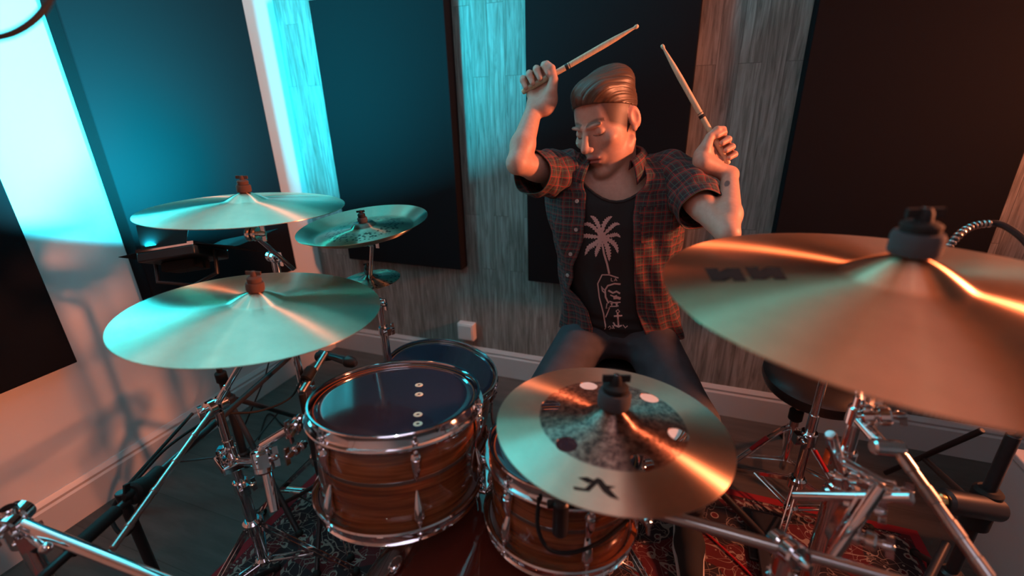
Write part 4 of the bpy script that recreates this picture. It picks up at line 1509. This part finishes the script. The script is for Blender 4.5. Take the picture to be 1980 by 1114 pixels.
# joints
SR, ELR, WRR = P(1078, 334, 1.285), P(1000, 316, 1.13), P(1035, 203, 1.20)
SL, ELL, WRL = P(1303, 340, 1.275), P(1407, 452, 1.06), P(1411, 338, 1.20)
stick_R = (P(1009, 179, 1.205), P(1235, 49, 1.115))
stick_L = (P(1409, 318, 1.205), P(1279, 86, 1.19))
HCEN = P(1172, 237, 1.235)
fy = (CR * -0.64 - CU * 0.575 - CF * 0.51).normalized()          # where the face looks
upv = CU + CR * 0.15
fz = (upv - fy * upv.dot(fy)).normalized()
fx_ = fy.cross(fz)                                                # his right
HX = -fx_ if fx_.dot(CR) < 0 else fx_                             # towards the ear seen in the photo
HM = np.array([[HX[i], fy[i], fz[i]] for i in range(3)])


def HL(x, y, z):
    return np.array(HCEN) + HM @ np.array([x, y, z])


def build_hand(B, G, s, a, left, wrist, elbow):
    """closed fist: s along the stick towards the thumb, a from wrist to knuckles"""
    s = Vector(s).normalized()
    a = Vector(a)
    a = (a - s * a.dot(s)).normalized()
    b = a.cross(s) if left else s.cross(a)
    G = Vector(G)

    def Q(x, y, z):                                                # along s, a, b
        return np.array(G + s * x + a * y + b * z)
    # palm
    for x, r in ((-0.028, 0.0125), (-0.010, 0.0135), (0.010, 0.0135), (0.026, 0.013)):
        B.cone(Q(x * 0.75 - 0.004, -0.052, -0.019), Q(x, 0.020, -0.021), 0.0145, r, 0.008)
    B.cone(Q(-0.026, -0.045, -0.010), Q(-0.028, -0.010, -0.012), 0.013, 0.012, 0.008)
    # forearm and wrist
    wr = np.array(G + s * -0.008 + a * -0.066 + b * -0.018)
    B.cone(wr, Q(-0.004, -0.045, -0.018), 0.0215, 0.019, 0.016)
    B.cone(np.array(G + s * 0.008 + a * -0.060 + b * -0.018), Q(0.012, -0.03, -0.016), 0.017, 0.015, 0.012)
    # fingers index to little
    for x, sc, rr, lift in ((0.0315, 0.97, 0.0088, 0.002), (0.0105, 1.06, 0.0090, 0.0), (-0.0105, 1.0, 0.0086, -0.001), (-0.0305, 0.84, 0.0078, -0.002)):
        k0 = Q(x * 0.98, 0.020, -0.023)
        k1 = Q(x + lift * 0.5, 0.020 + 0.020 * sc, 0.006 * sc)
        k2 = Q(x + lift, 0.020 - 0.004, 0.0215 * sc)
        k3 = Q(x + lift, -0.009 * sc + 0.001, 0.0165 * sc)
        B.cone(k0, k1, rr * 1.12, rr * 1.05, 0.005)
        B.cone(k1, k2, rr * 1.05, rr * 0.96, 0.0025)
        B.cone(k2, k3, rr * 0.96, rr * 0.84, 0.0025)
    # thumb from the side of the palm
    t0, t1, t2, t3 = Q(0.020, -0.046, -0.006), Q(0.040, -0.020, 0.004), Q(0.046, 0.004, 0.016), Q(0.040, 0.024, 0.019)
    B.cone(t0, t1, 0.0165, 0.0115, 0.009)
    B.cone(t1, t2, 0.0108, 0.0100, 0.003)
    B.cone(t2, t3, 0.0100, 0.0084, 0.003)
    return wr


lo = np.array([-0.50, 1.00, 0.84])
hi = np.array([0.20, 1.52, 1.46])
B = Field(lo, hi, 0.0024)
# torso top, shoulders, neck
TX, TFR = V(0.982, 0.187, 0), V(0.187, -0.982, 0)
TM = np.array([[TX[i], TFR[i], (0, 0, 1)[i]] for i in range(3)])
B.ell((-0.172, 1.345, 0.96), (0.158, 0.098, 0.17), TM, 0.02)
NBS = np.array(P(1190, 352, 1.30))
B.cone(HL(0, -0.028, -0.045), NBS, 0.053, 0.058, 0.02)
for S_ in (SR, SL):
    B.cone(NBS + np.array([0, 0.01, -0.035]), np.array(S_) + np.array([0, 0, -0.012]), 0.046, 0.050, 0.03)
# sternomastoid and throat
B.cone(HL(0.055, -0.01, -0.06), NBS + np.array([0.005, -0.045, -0.035]), 0.013, 0.010, 0.012)
B.cone(HL(-0.055, -0.01, -0.06), NBS + np.array([-0.02, -0.045, -0.035]), 0.013, 0.010, 0.012)
# collar bones
B.cone(NBS + np.array([0.02, -0.048, -0.045]), np.array(SL) + np.array([-0.03, -0.03, 0.005]), 0.010, 0.012, 0.02)
B.cone(NBS + np.array([-0.02, -0.048, -0.045]), np.array(SR) + np.array([0.03, -0.03, 0.005]), 0.010, 0.012, 0.02)
# arms
for S_, E_, W_ in ((SR, ELR, WRR), (SL, ELL, WRL)):
    S_, E_, W_ = np.array(S_), np.array(E_), np.array(W_)
    B.cone(S_, S_ * 0.4 + E_ * 0.6, 0.040, 0.033, 0.02)
    B.cone(S_ * 0.5 + E_ * 0.5, E_, 0.035, 0.026, 0.012)
    B.cone(E_, E_ * 0.70 + W_ * 0.30, 0.0260, 0.0300, 0.010)
    B.cone(E_ * 0.70 + W_ * 0.30, W_, 0.0300, 0.0200, 0.014)
# hands
sR = (stick_R[1] - stick_R[0]).normalized()
sL = (stick_L[1] - stick_L[0]).normalized()
GR = stick_R[0] + sR * 0.048
GL = stick_L[0] + sL * 0.047
e1 = (-CR * 0.49 + CU * 0.87)
wR = build_hand(B, GR, sR, e1 * 0.84 + CF * 0.45, False, WRR, ELR)
e1 = (CR * 0.87 + CU * 0.49)
wL = build_hand(B, GL, sL, e1 * 0.70 + CF * 0.45 + CU * 0.25, True, WRL, ELL)
B.cone(np.array(WRR), wR, 0.0205, 0.0205, 0.012)
B.cone(np.array(WRL), wL, 0.0205, 0.0205, 0.012)
# head
ID = HM
B.ell(HL(0, -0.012, 0.030), (0.0755, 0.097, 0.088), HM, 0.012)
B.ell(HL(0, 0.030, -0.022), (0.0635, 0.063, 0.088), HM, 0.016)
B.ell(HL(0, 0.036, -0.078), (0.046, 0.048, 0.040), HM, 0.02)
B.cone(HL(0.048, 0.012, -0.070), HL(0.014, 0.074, -0.108), 0.015, 0.013, 0.016)
B.cone(HL(-0.048, 0.012, -0.070), HL(-0.014, 0.074, -0.108), 0.015, 0.013, 0.016)
B.ell(HL(0, 0.083, -0.108), (0.017, 0.013, 0.014), HM, 0.012)
for s_ in (-1, 1):
    B.ell(HL(s_ * 0.046, 0.062, -0.022), (0.017, 0.018, 0.014), HM, 0.016)                # cheekbone
    B.ell(HL(s_ * 0.031, 0.098, 0.006), (0.0155, 0.013, 0.0115), HM, 0.010, 'sub')        # eye socket
    B.ell(HL(s_ * 0.031, 0.0745, 0.004), (0.0135, 0.0135, 0.0125), HM, 0.002)             # eye under the lid
    B.cone(HL(s_ * 0.010, 0.094, 0.022), HL(s_ * 0.044, 0.083, 0.024), 0.0055, 0.0045, 0.010)  # brow
    B.ell(HL(s_ * 0.056, 0.045, 0.012), (0.010, 0.02, 0.02), HM, 0.014, 'sub') if False else None
    # ear, its rim standing out from the skull
    ea = s_ * R(26)
    EM = HM @ np.array([[math.cos(ea), -math.sin(ea), 0], [math.sin(ea), math.cos(ea), 0], [0, 0, 1.0]])
    B.ell(HL(s_ * 0.079, -0.014, -0.004), (0.0070, 0.0185, 0.030), EM, 0.005)
    B.ell(HL(s_ * 0.0865, -0.009, -0.001), (0.0060, 0.0115, 0.020), EM, 0.002, 'sub')
    B.ell(HL(s_ * 0.0765, -0.006, -0.030), (0.005, 0.008, 0.009), EM, 0.003)
# nose
B.cone(HL(0, 0.092, 0.012), HL(0, 0.117, -0.026), 0.0075, 0.0105, 0.009)
B.ell(HL(0.0105, 0.108, -0.032), (0.0075, 0.010, 0.007), HM, 0.005)
B.ell(HL(-0.0105, 0.108, -0.032), (0.0075, 0.010, 0.007), HM, 0.005)
B.ell(HL(0, 0.116, -0.028), (0.0095, 0.009, 0.0085), HM, 0.005)
# mouth
B.ell(HL(0, 0.082, -0.062), (0.026, 0.016, 0.020), HM, 0.012)
B.ell(HL(0, 0.0955, -0.0585), (0.0215, 0.0065, 0.0050), HM, 0.004)
B.ell(HL(0, 0.0940, -0.0710), (0.0180, 0.0070, 0.0058), HM, 0.004)
B.cone(HL(-0.020, 0.098, -0.0648), HL(0.020, 0.098, -0.0648), 0.0022, 0.0022, 0.003, 'sub')
B.cone(HL(0, 0.102, -0.0835), HL(0, 0.102, -0.0835), 0.009, 0.009, 0.012, 'sub')
Vb, Fb = B.mesh()
# skin colours
Lh = (Vb - np.array(HCEN)) @ HM
col = np.tile(np.array([0.52, 0.31, 0.235]), (len(Vb), 1))


def paint(mask, c, w=1.0):
    m = np.clip(mask, 0, 1)[:, None] * w
    global col
    col = col * (1 - m) + np.array(c) * m


def soft(d, e):
    return np.clip(0.5 - d / e, 0, 1)


near = (np.abs(Lh) < 0.16).all(1)
x, y, z = Lh.T
inhead = near & (z > -0.125)
lip = np.minimum(((x / 0.0225) ** 2 + ((z + 0.0645) / 0.0125) ** 2) ** .5, 9)
paint(soft(lip - 1, 0.3) * inhead * (y > 0.075), (0.42, 0.165, 0.14))
mouthl = soft(np.abs(z + 0.0648) / 0.0016 - 1, 0.8) * (np.abs(x) < 0.021)
paint(mouthl * inhead * (y > 0.075), (0.16, 0.05, 0.045), 0.8)
for s_ in (-1, 1):
    q = np.abs(z - (0.0275 + 0.004 * np.sin((s_ * x - 0.012) / 0.034 * 3.0)))
    paint(soft(q / 0.0042 - 1, 0.8) * ((s_ * x > 0.009) & (s_ * x < 0.047) & (y > 0.05)) * inhead, (0.12, 0.065, 0.042), 0.85)
    ey = ((s_ * x - 0.031) / 0.0145) ** 2
    lash = np.abs(z - (-0.0015 - 0.004 * (1 - ey)))
    paint(soft(lash / 0.0015 - 1, 0.8) * (ey < 1) * (y > 0.06) * inhead, (0.05, 0.03, 0.025), 0.9)
# clipped hair at the sides and back of the head
hl = 0.035 - 0.9 * np.clip(y - 0.03, 0, 1) * 0 + np.where(y > 0.02, (y - 0.02) * 0.75, (y - 0.02) * 0.62)
side = soft((hl - 0.052 - z) / 0.014, 1.0) * soft((y - 0.062) / 0.010, 1.0) * soft((-0.115 - z) / 0.01, 1.0)
earm = ((np.abs(x) - 0.082) / 0.012) ** 2 + ((y + 0.010) / 0.022) ** 2 + ((z + 0.004) / 0.036) ** 2
paint(side * inhead * (earm > 1.0), (0.050, 0.028, 0.020), 0.94)
beard = soft((z + 0.045) / 0.02, 1.0) * soft((0.0 - y) / 0.03, 1) * (lip > 1.4)
paint(beard * inhead * (z > -0.125), (0.42, 0.24, 0.18), 0.35)
paint(soft(earm - 0.9, 0.4) * inhead, (0.60, 0.28, 0.21), 0.6)
# tattoo on the left forearm
tp = WRL.lerp(ELL, 0.24) - CF * 0.020 - CR * 0.014
ta = (ELL - WRL).normalized()
q = Vb - np.array(tp)
al = q @ np.array(ta)
pe = np.linalg.norm(q - al[:, None] * np.array(ta), axis=1)
paint(soft((pe / 0.0085) ** 2 + (al / 0.020) ** 2 - 1, 0.2), (0.05, 0.05, 0.06), 0.85)
body = np_obj('body', Vb, Fb, 'skin', man, col, 1)

# hair on top, combed over, with strands
hb = Field(np.array(HCEN) - 0.17, np.array(HCEN) + 0.17, 0.0026)
hb.ell(HL(0.000, -0.014, 0.040), (0.0785, 0.0995, 0.086), HM, 0.0)
hb.ell(HL(0.012, 0.034, 0.092), (0.060, 0.052, 0.036), HM, 0.02)
hb.ell(HL(0.020, -0.035, 0.088), (0.060, 0.062, 0.045), HM, 0.02)
hb.ell(HL(0.046, -0.015, 0.078), (0.034, 0.060, 0.036), HM, 0.015)
# cut along the hairline: level above the brow, falling to the back; temples recede
n1 = HM @ np.array([0, 0.50, -1.0])
n1 /= np.linalg.norm(n1)
hb.half(HL(0, 0.075, 0.074), n1)
for s_ in (-1, 1):
    hb.ell(HL(s_ * 0.066, 0.082, 0.050), (0.030, 0.034, 0.032), HM, 0.006, 'sub')
Vh, Fh = hb.mesh()
Lq = (Vh - np.array(HCEN)) @ HM
fl_ = np.array([-0.50, 0.80, -0.05])                             # the way the hair is combed, forehead to back
fl_ /= np.linalg.norm(fl_)
pa_ = np.cross(fl_, [0, 0, 1.0])
pa_ /= np.linalg.norm(pa_)
pb_ = np.cross(pa_, fl_)
Lc = Lq - np.array([0, -0.01, 0.0])
strand = np.arctan2(Lc @ pa_, Lc @ pb_) * 0.085 + 0.0010 * np.sin(Lq[:, 1] * 60)
nrm = Vh - np.array(HCEN) - HM @ np.array([0, -0.01, 0.03])
nrm /= np.linalg.norm(nrm, axis=1)[:, None]
gro = 0.0010 * np.sin(strand * 620) + 0.0007 * np.sin(strand * 1370 + 1.3) + 0.0004 * np.sin(strand * 260)
Vh2 = Vh + nrm * gro[:, None]
hair = np_obj('hair', Vh2, Fh, 'hair', man, None, 1)
at = hair.data.attributes.new('Strand', 'FLOAT', 'POINT')
at.data.foreach_set('value', strand.astype(np.float32))

# ------------------------------------------------------------------ clothes
ROWS = [(0.560, -0.148, 1.430, 0.172, 0.120), (0.60, -0.149, 1.425, 0.165, 0.116), (0.66, -0.151, 1.410, 0.154, 0.111), (0.74, -0.155, 1.390, 0.150, 0.108),
        (0.82, -0.160, 1.370, 0.156, 0.112), (0.90, -0.166, 1.352, 0.166, 0.116), (0.97, -0.172, 1.342, 0.172, 0.116), (1.03, -0.176, 1.338, 0.174, 0.108),
        (1.075, -0.179, 1.336, 0.166, 0.092), (1.105, -0.180, 1.336, 0.142, 0.076), (1.128, -0.180, 1.336, 0.105, 0.063), (1.150, -0.180, 1.336, 0.066, 0.056)]
RW = np.array(ROWS)


def row(z):
    return [float(np.interp(z, RW[:, 0], RW[:, k])) for k in (1, 2, 3, 4)]


def tpoint(a, z, grow=0.0, gy=None):
    cx, cy, rx, ry = row(z)
    s_, c_ = math.sin(a), math.cos(a)
    e = 2.35
    k = (abs(s_) ** e + abs(c_) ** e) ** (-1 / e)
    return V(cx, cy, z) + TX * ((rx + grow) * k * s_) + TFR * ((ry + (grow if gy is None else gy)) * k * c_)


def grid_obj(name, fn, nu, nv, material, parent, closed=False, uv=None, solid=0.0, label=None, sub=0):
    mb = MB()
    vs, fs, uvs = [], [], []
    for j in range(nv + 1):
        for i in range(nu + (0 if closed else 1)):
            u, v = i / nu, j / nv
            vs.append(fn(u, v))
            uvs.append(uv(u, v) if uv else (u, v))
    w = nu if closed else nu + 1
    for j in range(nv):
        for i in range(nu):
            a, b_ = j * w + i, j * w + (i + 1) % w
            fs.append((a, b_, b_ + w, a + w))
    mb.add(vs, fs)
    mb.uv = uvs
    return obj(name, mb, material, parent, solid=solid, label=label, angle=180, sub=sub)


def folds(a, z):
    return (0.0022 * math.sin(6 * a + 22 * z) + 0.0026 * math.sin(11 * a - 9 * z + 1) + 0.0016 * math.sin(19 * a + 41 * z))


def tee(u, v):
    a = -PI + 2 * PI * u
    top = 1.128 - 0.090 * math.exp(-(a / 0.62) ** 2)
    z = 0.585 + (top - 0.585) * v
    bunch = 0.004 * math.sin(z * 150 + 2 * a) * max(0, 1 - abs(z - 0.64) / 0.07)
    return tpoint(a, z, 0.006 + folds(a, z) * 0.5 + bunch)


ts = grid_obj('t_shirt', tee, 120, 110, 'tee', man, closed=True, solid=0.0015)
obj('neckband', MB().tube([tee(i / 60, 1.0) for i in range(61)], 0.0042, 8, cap=False), 'tee', ts)

BL = np.array([(0.58, -27), (0.64, -27), (0.70, -31), (0.745, -44), (0.765, -50), (0.80, -47), (0.86, -40), (0.93, -30), (1.0, -25), (1.06, -24), (1.10, -30), (1.15, -40)])
AR_ = np.array([(0.55, 36), (0.575, 30), (0.62, 22), (0.70, 16), (0.85, 12), (1.0, 12), (1.06, 15), (1.10, 26), (1.15, 40)])


def shirt_fn(u, v):
    # u from the flap on the right of the picture round the back to the other flap
    zt_ = 1.148
    zb = 0.585 + max(0, u - 0.6) * 0.06
    z = zb + (zt_ - zb) * v
    a0 = R(float(np.interp(z, AR_[:, 0], AR_[:, 1])))
    a1 = 2 * PI + R(float(np.interp(z, BL[:, 0], BL[:, 1])))
    a = a0 + (a1 - a0) * u
    e = min(u, 1 - u)
    flare = 0.014 * max(0, (0.84 - z) / 0.24) + (0.012 * max(0, 1 - abs(z - 0.76) / 0.12) if u > 0.9 else 0) * (u - 0.9) * 10
    f = folds(a, z) * 1.5 + 0.004 * math.sin(5 * a + 12 * z + 0.5) * (1 - v) + 0.003 * math.exp(-e * 60) * math.sin(z * 60)
    return tpoint(a, z, 0.018 + flare + f, 0.016 + flare + f)


def shirt_uv(u, v):
    return (u * 1.0, v * 0.58)


sh = grid_obj('plaid_shirt', shirt_fn, 170, 120, 'plaid', man, uv=shirt_uv, solid=0.0018)


def sleeve(c_pts, rads, ucut, flat=0.9):
    pts = smooth_path(c_pts, 8)
    n = len(pts)
    rr = np.interp(np.linspace(0, 1, n), np.linspace(0, 1, len(rads)), rads)
    tg = [(pts[min(i + 1, n - 1)] - pts[max(i - 1, 0)]).normalized() for i in range(n)]
    x, y, z = basis(tg[0])
    fr = []
    for i in range(n):
        if i:
            q = tg[i - 1].rotation_difference(tg[i])
            x, y = q @ x, q @ y
        fr.append((x.copy(), y.copy()))

    def fn(u, v):
        k = v * (n - 1)
        i = min(int(k), n - 2)
        t = k - i
        p = pts[i].lerp(pts[i + 1], t)
        X, Y = fr[i][0].lerp(fr[i + 1][0], t), fr[i][1].lerp(fr[i + 1][1], t)
        r = rr[i] * (1 - t) + rr[i + 1] * t
        a = 2 * PI * u
        w = 0.0030 * math.sin(3 * a + v * 14) + 0.0026 * math.sin(5 * a - v * 21 + 1) + 0.002 * math.sin(2 * a + v * 33)
        if v > 0.86:
            w *= 0.5
            r += 0.0012
        return p + (X * math.cos(a) + Y * math.sin(a)) * (r + w)
    return grid_obj('sleeve', fn, 56, 44, 'plaid', sh, closed=True, uv=lambda u, v: (u * 0.36 + 0.1, v * 0.20 + 0.3), solid=0.0018)


aR = (ELR - SR)
sleeve([SR + V(0.075, 0.015, -0.02), SR + V(0.02, 0.005, -0.004), P(1055, 337, 1.235), P(1027, 334, 1.180)], [0.064, 0.066, 0.060, 0.055], 0)
aL = (ELL - SL)
sleeve([SL + V(-0.07, 0.015, -0.02), SL + V(-0.012, 0.0, -0.004), P(1334, 377, 1.205), P(1357, 407, 1.148)], [0.066, 0.070, 0.064, 0.057], 0)

# collar
def collar_fn(u, v):
    a = R(30) + (2 * PI - R(98)) * u
    e = abs(u - 0.5) * 2
    base = V(-0.178, 1.330, 1.146)
    if v < 0.4:
        t = v / 0.4
        r, z = 0.064 + 0.004 * t, 0.0 + 0.026 * t
    else:
        t = (v - 0.4) / 0.6
        r, z = 0.068 + (0.024 + 0.014 * e ** 3) * t, 0.026 - (0.036 + 0.022 * e ** 3) * t * t - 0.002 * t
    dz = -0.030 * e ** 3
    rx, ry = r, r * 0.92
    return base + TX * (rx * math.sin(a)) + TFR * (ry * math.cos(a) + 0.010 * e ** 2) + V(0, 0, z + dz)


grid_obj('collar', collar_fn, 60, 14, 'plaid', sh, uv=lambda u, v: (u * 0.45, v * 0.08), solid=0.002)

bpy.context.view_layer.update()


def on_surface(o, x, y):
    d = (P(x, y, 1) - CAMP).normalized()
    hit, n, i, dist = bvh_of(o).ray_cast(CAMP, d)
    if hit is None:
        return P(x, y, 1.2), -CF
    return hit, (n if n.dot(d) < 0 else -n)


for v_ in (0.80, 0.655, 0.515, 0.375):
    h_ = shirt_fn(0.978, v_)
    n_ = (shirt_fn(0.970, v_) - shirt_fn(0.985, v_)).cross(shirt_fn(0.978, v_ + 0.02) - shirt_fn(0.978, v_ - 0.02)).normalized()
    if n_.dot(CF) > 0:
        n_ = -n_
    obj('button', MB().lathe([(0.0001, 0.0035), (0.0035, 0.0035), (0.0050, 0.004), (0.0055, 0.002), (0.0055, 0.0)], 20, frame(h_, n_)), 'button', sh)
# chest pocket with flap on the right of the picture
pk = decal('pocket', [[(1236, 404), (1302, 404), (1300, 470), (1270, 478), (1240, 470)], ], sh, None, 'plaid', sh, 0.0016, 6)
fl = decal('pocket_flap', [[(1233, 400), (1304, 400), (1303, 416), (1270, 428), (1236, 417)]], sh, None, 'plaid', sh, 0.0032, 6)
for o_, sc_ in ((pk, 0.0014), (fl, 0.0014)):
    uvl = o_.data.uv_layers.new(name='UVMap')
    for lp in o_.data.loops:
        co_ = o_.data.vertices[lp.vertex_index].co
        uvl.data[lp.index].uv = (co_.x + 0.008, co_.z + 0.004)

# print on the t-shirt: palm, coffin frame with a snarling beast, anchor
def frond(ax, ay, pts, wd):
    """leaf along a bent line with a ragged lower edge"""
    q = smooth_path([V(ax, ay, 0)] + [V(a, b_, 0) for a, b_ in pts], 6)
    up_, dn_ = [], []
    n = len(q)
    for i, p in enumerate(q):
        t = i / (n - 1)
        d = (q[min(i + 1, n - 1)] - q[max(i - 1, 0)]).normalized()
        nn = V(-d.y, d.x, 0)
        w = wd * math.sin(PI * min(1, t * 0.93 + 0.07)) ** 0.7
        jag = 0.62 if i % 2 else 1.15
        up_.append(p + nn * w * 0.62 * jag)
        dn_.append(p - nn * w * jag)
    return [(v.x, v.y) for v in up_ + dn_[::-1]]


def thick(pts, w):
    pts = [V(a, b_, 0) for a, b_ in pts]
    l_, r_2 = [], []
    for i, p in enumerate(pts):
        d = (pts[min(i + 1, len(pts) - 1)] - pts[max(i - 1, 0)]).normalized()
        nn = V(-d.y, d.x, 0)
        l_.append(p + nn * w)
        r_2.append(p - nn * w)
    return [(v.x, v.y) for v in l_ + r_2[::-1]]


cx_, cy_ = 1163, 458
palm = [frond(cx_, cy_, [(1150, 440), (1136, 432), (1122, 438)], 5), frond(cx_, cy_, [(1158, 436), (1150, 422), (1141, 417)], 5.5),
        frond(cx_, cy_, [(1168, 436), (1176, 424), (1184, 418)], 5.5), frond(cx_, cy_, [(1180, 442), (1190, 434), (1199, 434)], 5),
        frond(cx_, cy_, [(1145, 456), (1130, 455), (1120, 464)], 5.5), frond(cx_, cy_, [(1150, 470), (1138, 478), (1131, 494)], 6.5),
        frond(cx_, cy_, [(1158, 474), (1153, 486), (1152, 497)], 5.5), frond(cx_, cy_, [(1172, 474), (1176, 490), (1178, 505)], 6.5),
        frond(cx_, cy_, [(1180, 466), (1190, 476), (1195, 490)], 6.0), frond(cx_, cy_, [(1182, 456), (1192, 454), (1200, 459)], 5),
        [(1157, 450), (1169, 450), (1172, 466), (1160, 468)],
        thick([(1164, 468), (1168, 490), (1174, 510), (1178, 529)], 1.9)]
coff = [thick([(1196, 537), (1178, 531), (1164, 531), (1156, 548), (1159, 575), (1167, 606), (1171, 632)], 1.2)]
face_ = [thick([(1200, 549), (1188, 548), (1175, 552), (1170, 560), (1171, 574), (1177, 586)], 1.6), thick([(1168, 560), (1163, 553), (1165, 562), (1171, 567)], 1.2),
         thick([(1176, 561), (1185, 566), (1192, 563), (1199, 567)], 1.8), thick([(1180, 570), (1187, 573), (1193, 571)], 1.3), thick([(1186, 576), (1194, 575), (1200, 577)], 2.6),
         thick([(1178, 582), (1187, 585), (1200, 584)], 1.2), [(1180, 585), (1183, 592), (1185, 586)], [(1190, 586), (1192, 594), (1195, 586)],
         thick([(1179, 592), (1188, 592), (1196, 591)], 1.1), thick([(1174, 586), (1172, 596), (1179, 594), (1175, 604), (1171, 613)], 1.1)]
anch = [thick([(1194, 604), (1195, 616), (1196, 630)], 1.6), thick([(1187, 611), (1203, 610)], 1.4), thick([(1191, 601), (1195, 598), (1198, 602), (1194, 605), (1191, 601)], 1.0),
        thick([(1186, 623), (1189, 629), (1196, 632), (1202, 629)], 1.5)]
lett = [thick([(1182, 537), (1182, 543), (1186, 543)], 0.8), thick([(1188, 543), (1190.5, 537), (1193, 543)], 0.8), thick([(1189, 541), (1192, 541)], 0.6),
        thick([(1171, 626), (1171, 634), (1169, 636)], 0.8), thick([(1176, 633), (1179, 630), (1182, 634), (1178, 636)], 0.8), thick([(1184, 629), (1188, 635)], 0.8), thick([(1188, 629), (1184, 635)], 0.8), thick([(1204, 628), (1209, 634), (1213, 630)], 0.9)]
decal('shirt_print', palm + coff + face_ + anch + lett, ts, None, 'print_pink', ts, 0.0016, 6)

# trousers
tr = Field((-0.50, 0.80, 0.02), (0.25, 1.62, 0.72), 0.0055)
tr.ell((-0.15, 1.425, 0.585), (0.178, 0.128, 0.105), TM, 0.02)
HRp, KRp, ARp = np.array((-0.235, 1.405, 0.575)), np.array((-0.31, 1.04, 0.500)), np.array((-0.30, 1.13, 0.10))
HLp, KLp, ALp = np.array((-0.065, 1.415, 0.575)), np.array((0.098, 1.085, 0.500)), np.array((0.125, 1.19, 0.10))
for h_, k_, a_ in ((HRp, KRp, ARp), (HLp, KLp, ALp)):
    tr.cone(h_, k_, 0.092, 0.058, 0.03)
    tr.cone(k_, k_ * 0.55 + a_ * 0.45, 0.058, 0.057, 0.02)
    tr.cone(k_ * 0.55 + a_ * 0.45, a_, 0.057, 0.045, 0.02)
Vt, Ft = tr.mesh()
wr_ = 0.003 * np.sin(Vt[:, 2] * 120 + Vt[:, 1] * 60) * np.clip((0.66 - Vt[:, 2]) * 8, 0, 1)
Vt[:, 1] += wr_
np_obj('trousers', Vt, Ft, 'denim', man, None, 1)
for nm, a_, tip_ in (('shoe', ARp, V(-0.05, -0.21, 0)), ('shoe', ALp, V(0.015, -0.215, 0))):
    a_ = Vector(a_)
    sf = Field(tuple(a_ + V(-0.16, -0.32, -0.10)), tuple(a_ + V(0.16, 0.12, 0.08)), 0.004)
    heel = V(a_.x, a_.y + 0.035, 0.052)
    toe = heel + tip_
    sf.cone(heel, heel + tip_ * 0.55, 0.036, 0.040, 0.01)
    sf.cone(heel + tip_ * 0.55 - V(0, 0, 0.002), toe - V(0, 0, 0.010), 0.040, 0.030, 0.02)
    sf.cone(heel + V(0, 0, 0), a_ + V(0, 0, 0.0), 0.036, 0.038, 0.02)
    sf.half((0, 0, 0.030), (0, 0, -1))
    Vs, Fs = sf.mesh()
    so_ = np_obj('shoe', Vs, Fs, 'black_cloth', man, None, 1)
    ss = Field(tuple(a_ + V(-0.16, -0.32, -0.12)), tuple(a_ + V(0.16, 0.12, 0.0)), 0.004)
    ss.cone(heel + V(0, 0, -0.024), heel + tip_ * 0.55 + V(0, 0, -0.024), 0.038, 0.044, 0.01)
    ss.cone(heel + tip_ * 0.55 + V(0, 0, -0.024), toe + V(0, 0, -0.024), 0.044, 0.036, 0.01)
    ss.half((0, 0, 0.034), (0, 0, 1))
    ss.half((0, 0, 0.0095), (0, 0, -1))
    Vs, Fs = ss.mesh()
    np_obj('sole', Vs, Fs, 'sole_white', so_, None, 0)

# seat under the drummer
Q0 = V(-0.15, 1.50, 0)
st = thing('drum_throne', 'round black drum throne the drummer sits on', 'stool', Q0)
obj('seat', MB().lathe([(0.001, 0.475), (0.11, 0.473), (0.145, 0.462), (0.158, 0.44), (0.155, 0.405), (0.14, 0.395), (0.001, 0.395)], 48, Matrix.Translation(Q0)), 'black_leather', st)
pole(st, Q0 + V(0, 0, 0.04), Q0 + V(0, 0, 0.40), 0.0145)
tripod(st, Q0, 0.3, (R(90), R(210), R(330)), 0.22, 0.22, 0.07)


def stick(label, p0, p1, beadlen=0.011):
    p0, p1 = Vector(p0), Vector(p1)
    L = (p1 - p0).length
    M = frame(p0, p1 - p0)
    r = 0.0072
    pr_ = [(0.0002, 0), (0.0045, 0.0008), (0.0068, 0.003), (r, 0.007), (r, L * 0.72), (r * 0.86, L * 0.82), (r * 0.62, L * 0.90), (r * 0.44, L * 0.955), (r * 0.46, L * 0.965), (r * 0.66, L * 0.975), (r * 0.68, L * 0.985), (r * 0.5, L * 0.996), (0.0002, L)]
    t = thing('drumstick', label, 'drumstick', p0)
    obj('shaft', MB().lathe(pr_, 20, M), 'stick_wood', t, angle=60)
    obj('printed_band', MB().lathe([(r + 0.0002, L * 0.39), (r + 0.0003, L * 0.392), (r + 0.0003, L * 0.412), (r + 0.0002, L * 0.414)], 20, M), 'ink_black', t)
    obj('printed_band', MB().lathe([(r + 0.0002, L * 0.425), (r + 0.0003, L * 0.4255), (r + 0.0003, L * 0.429), (r + 0.0002, L * 0.4295)], 20, M), 'ink_black', t)


stick('wooden drumstick raised in the hand on the left, pointing right over his head', *stick_R)
stick('wooden drumstick upright in the hand on the right, tip leaning left', *stick_L)


# ------------------------------------------------------------------ repeats share a group
GROUPS = {'acoustic_panel': 'acoustic panels on the studio walls', 'crash_cymbal': 'crash cymbals', 'hi_hat_cymbal': 'hi-hat pair',
          'cymbal_stand': 'cymbal stands', 'microphone_stand': 'microphone stands', 'rack_tom': 'rack toms', 'cable': 'loose cables',
          'drumstick': 'drumsticks in the raised hands', 'cymbal': 'cymbals'}
for o in COL.objects:
    k = o.name.split('.')[0]
    if o.parent is None and 'category' in o and k in GROUPS:
        o['group'] = GROUPS[k]
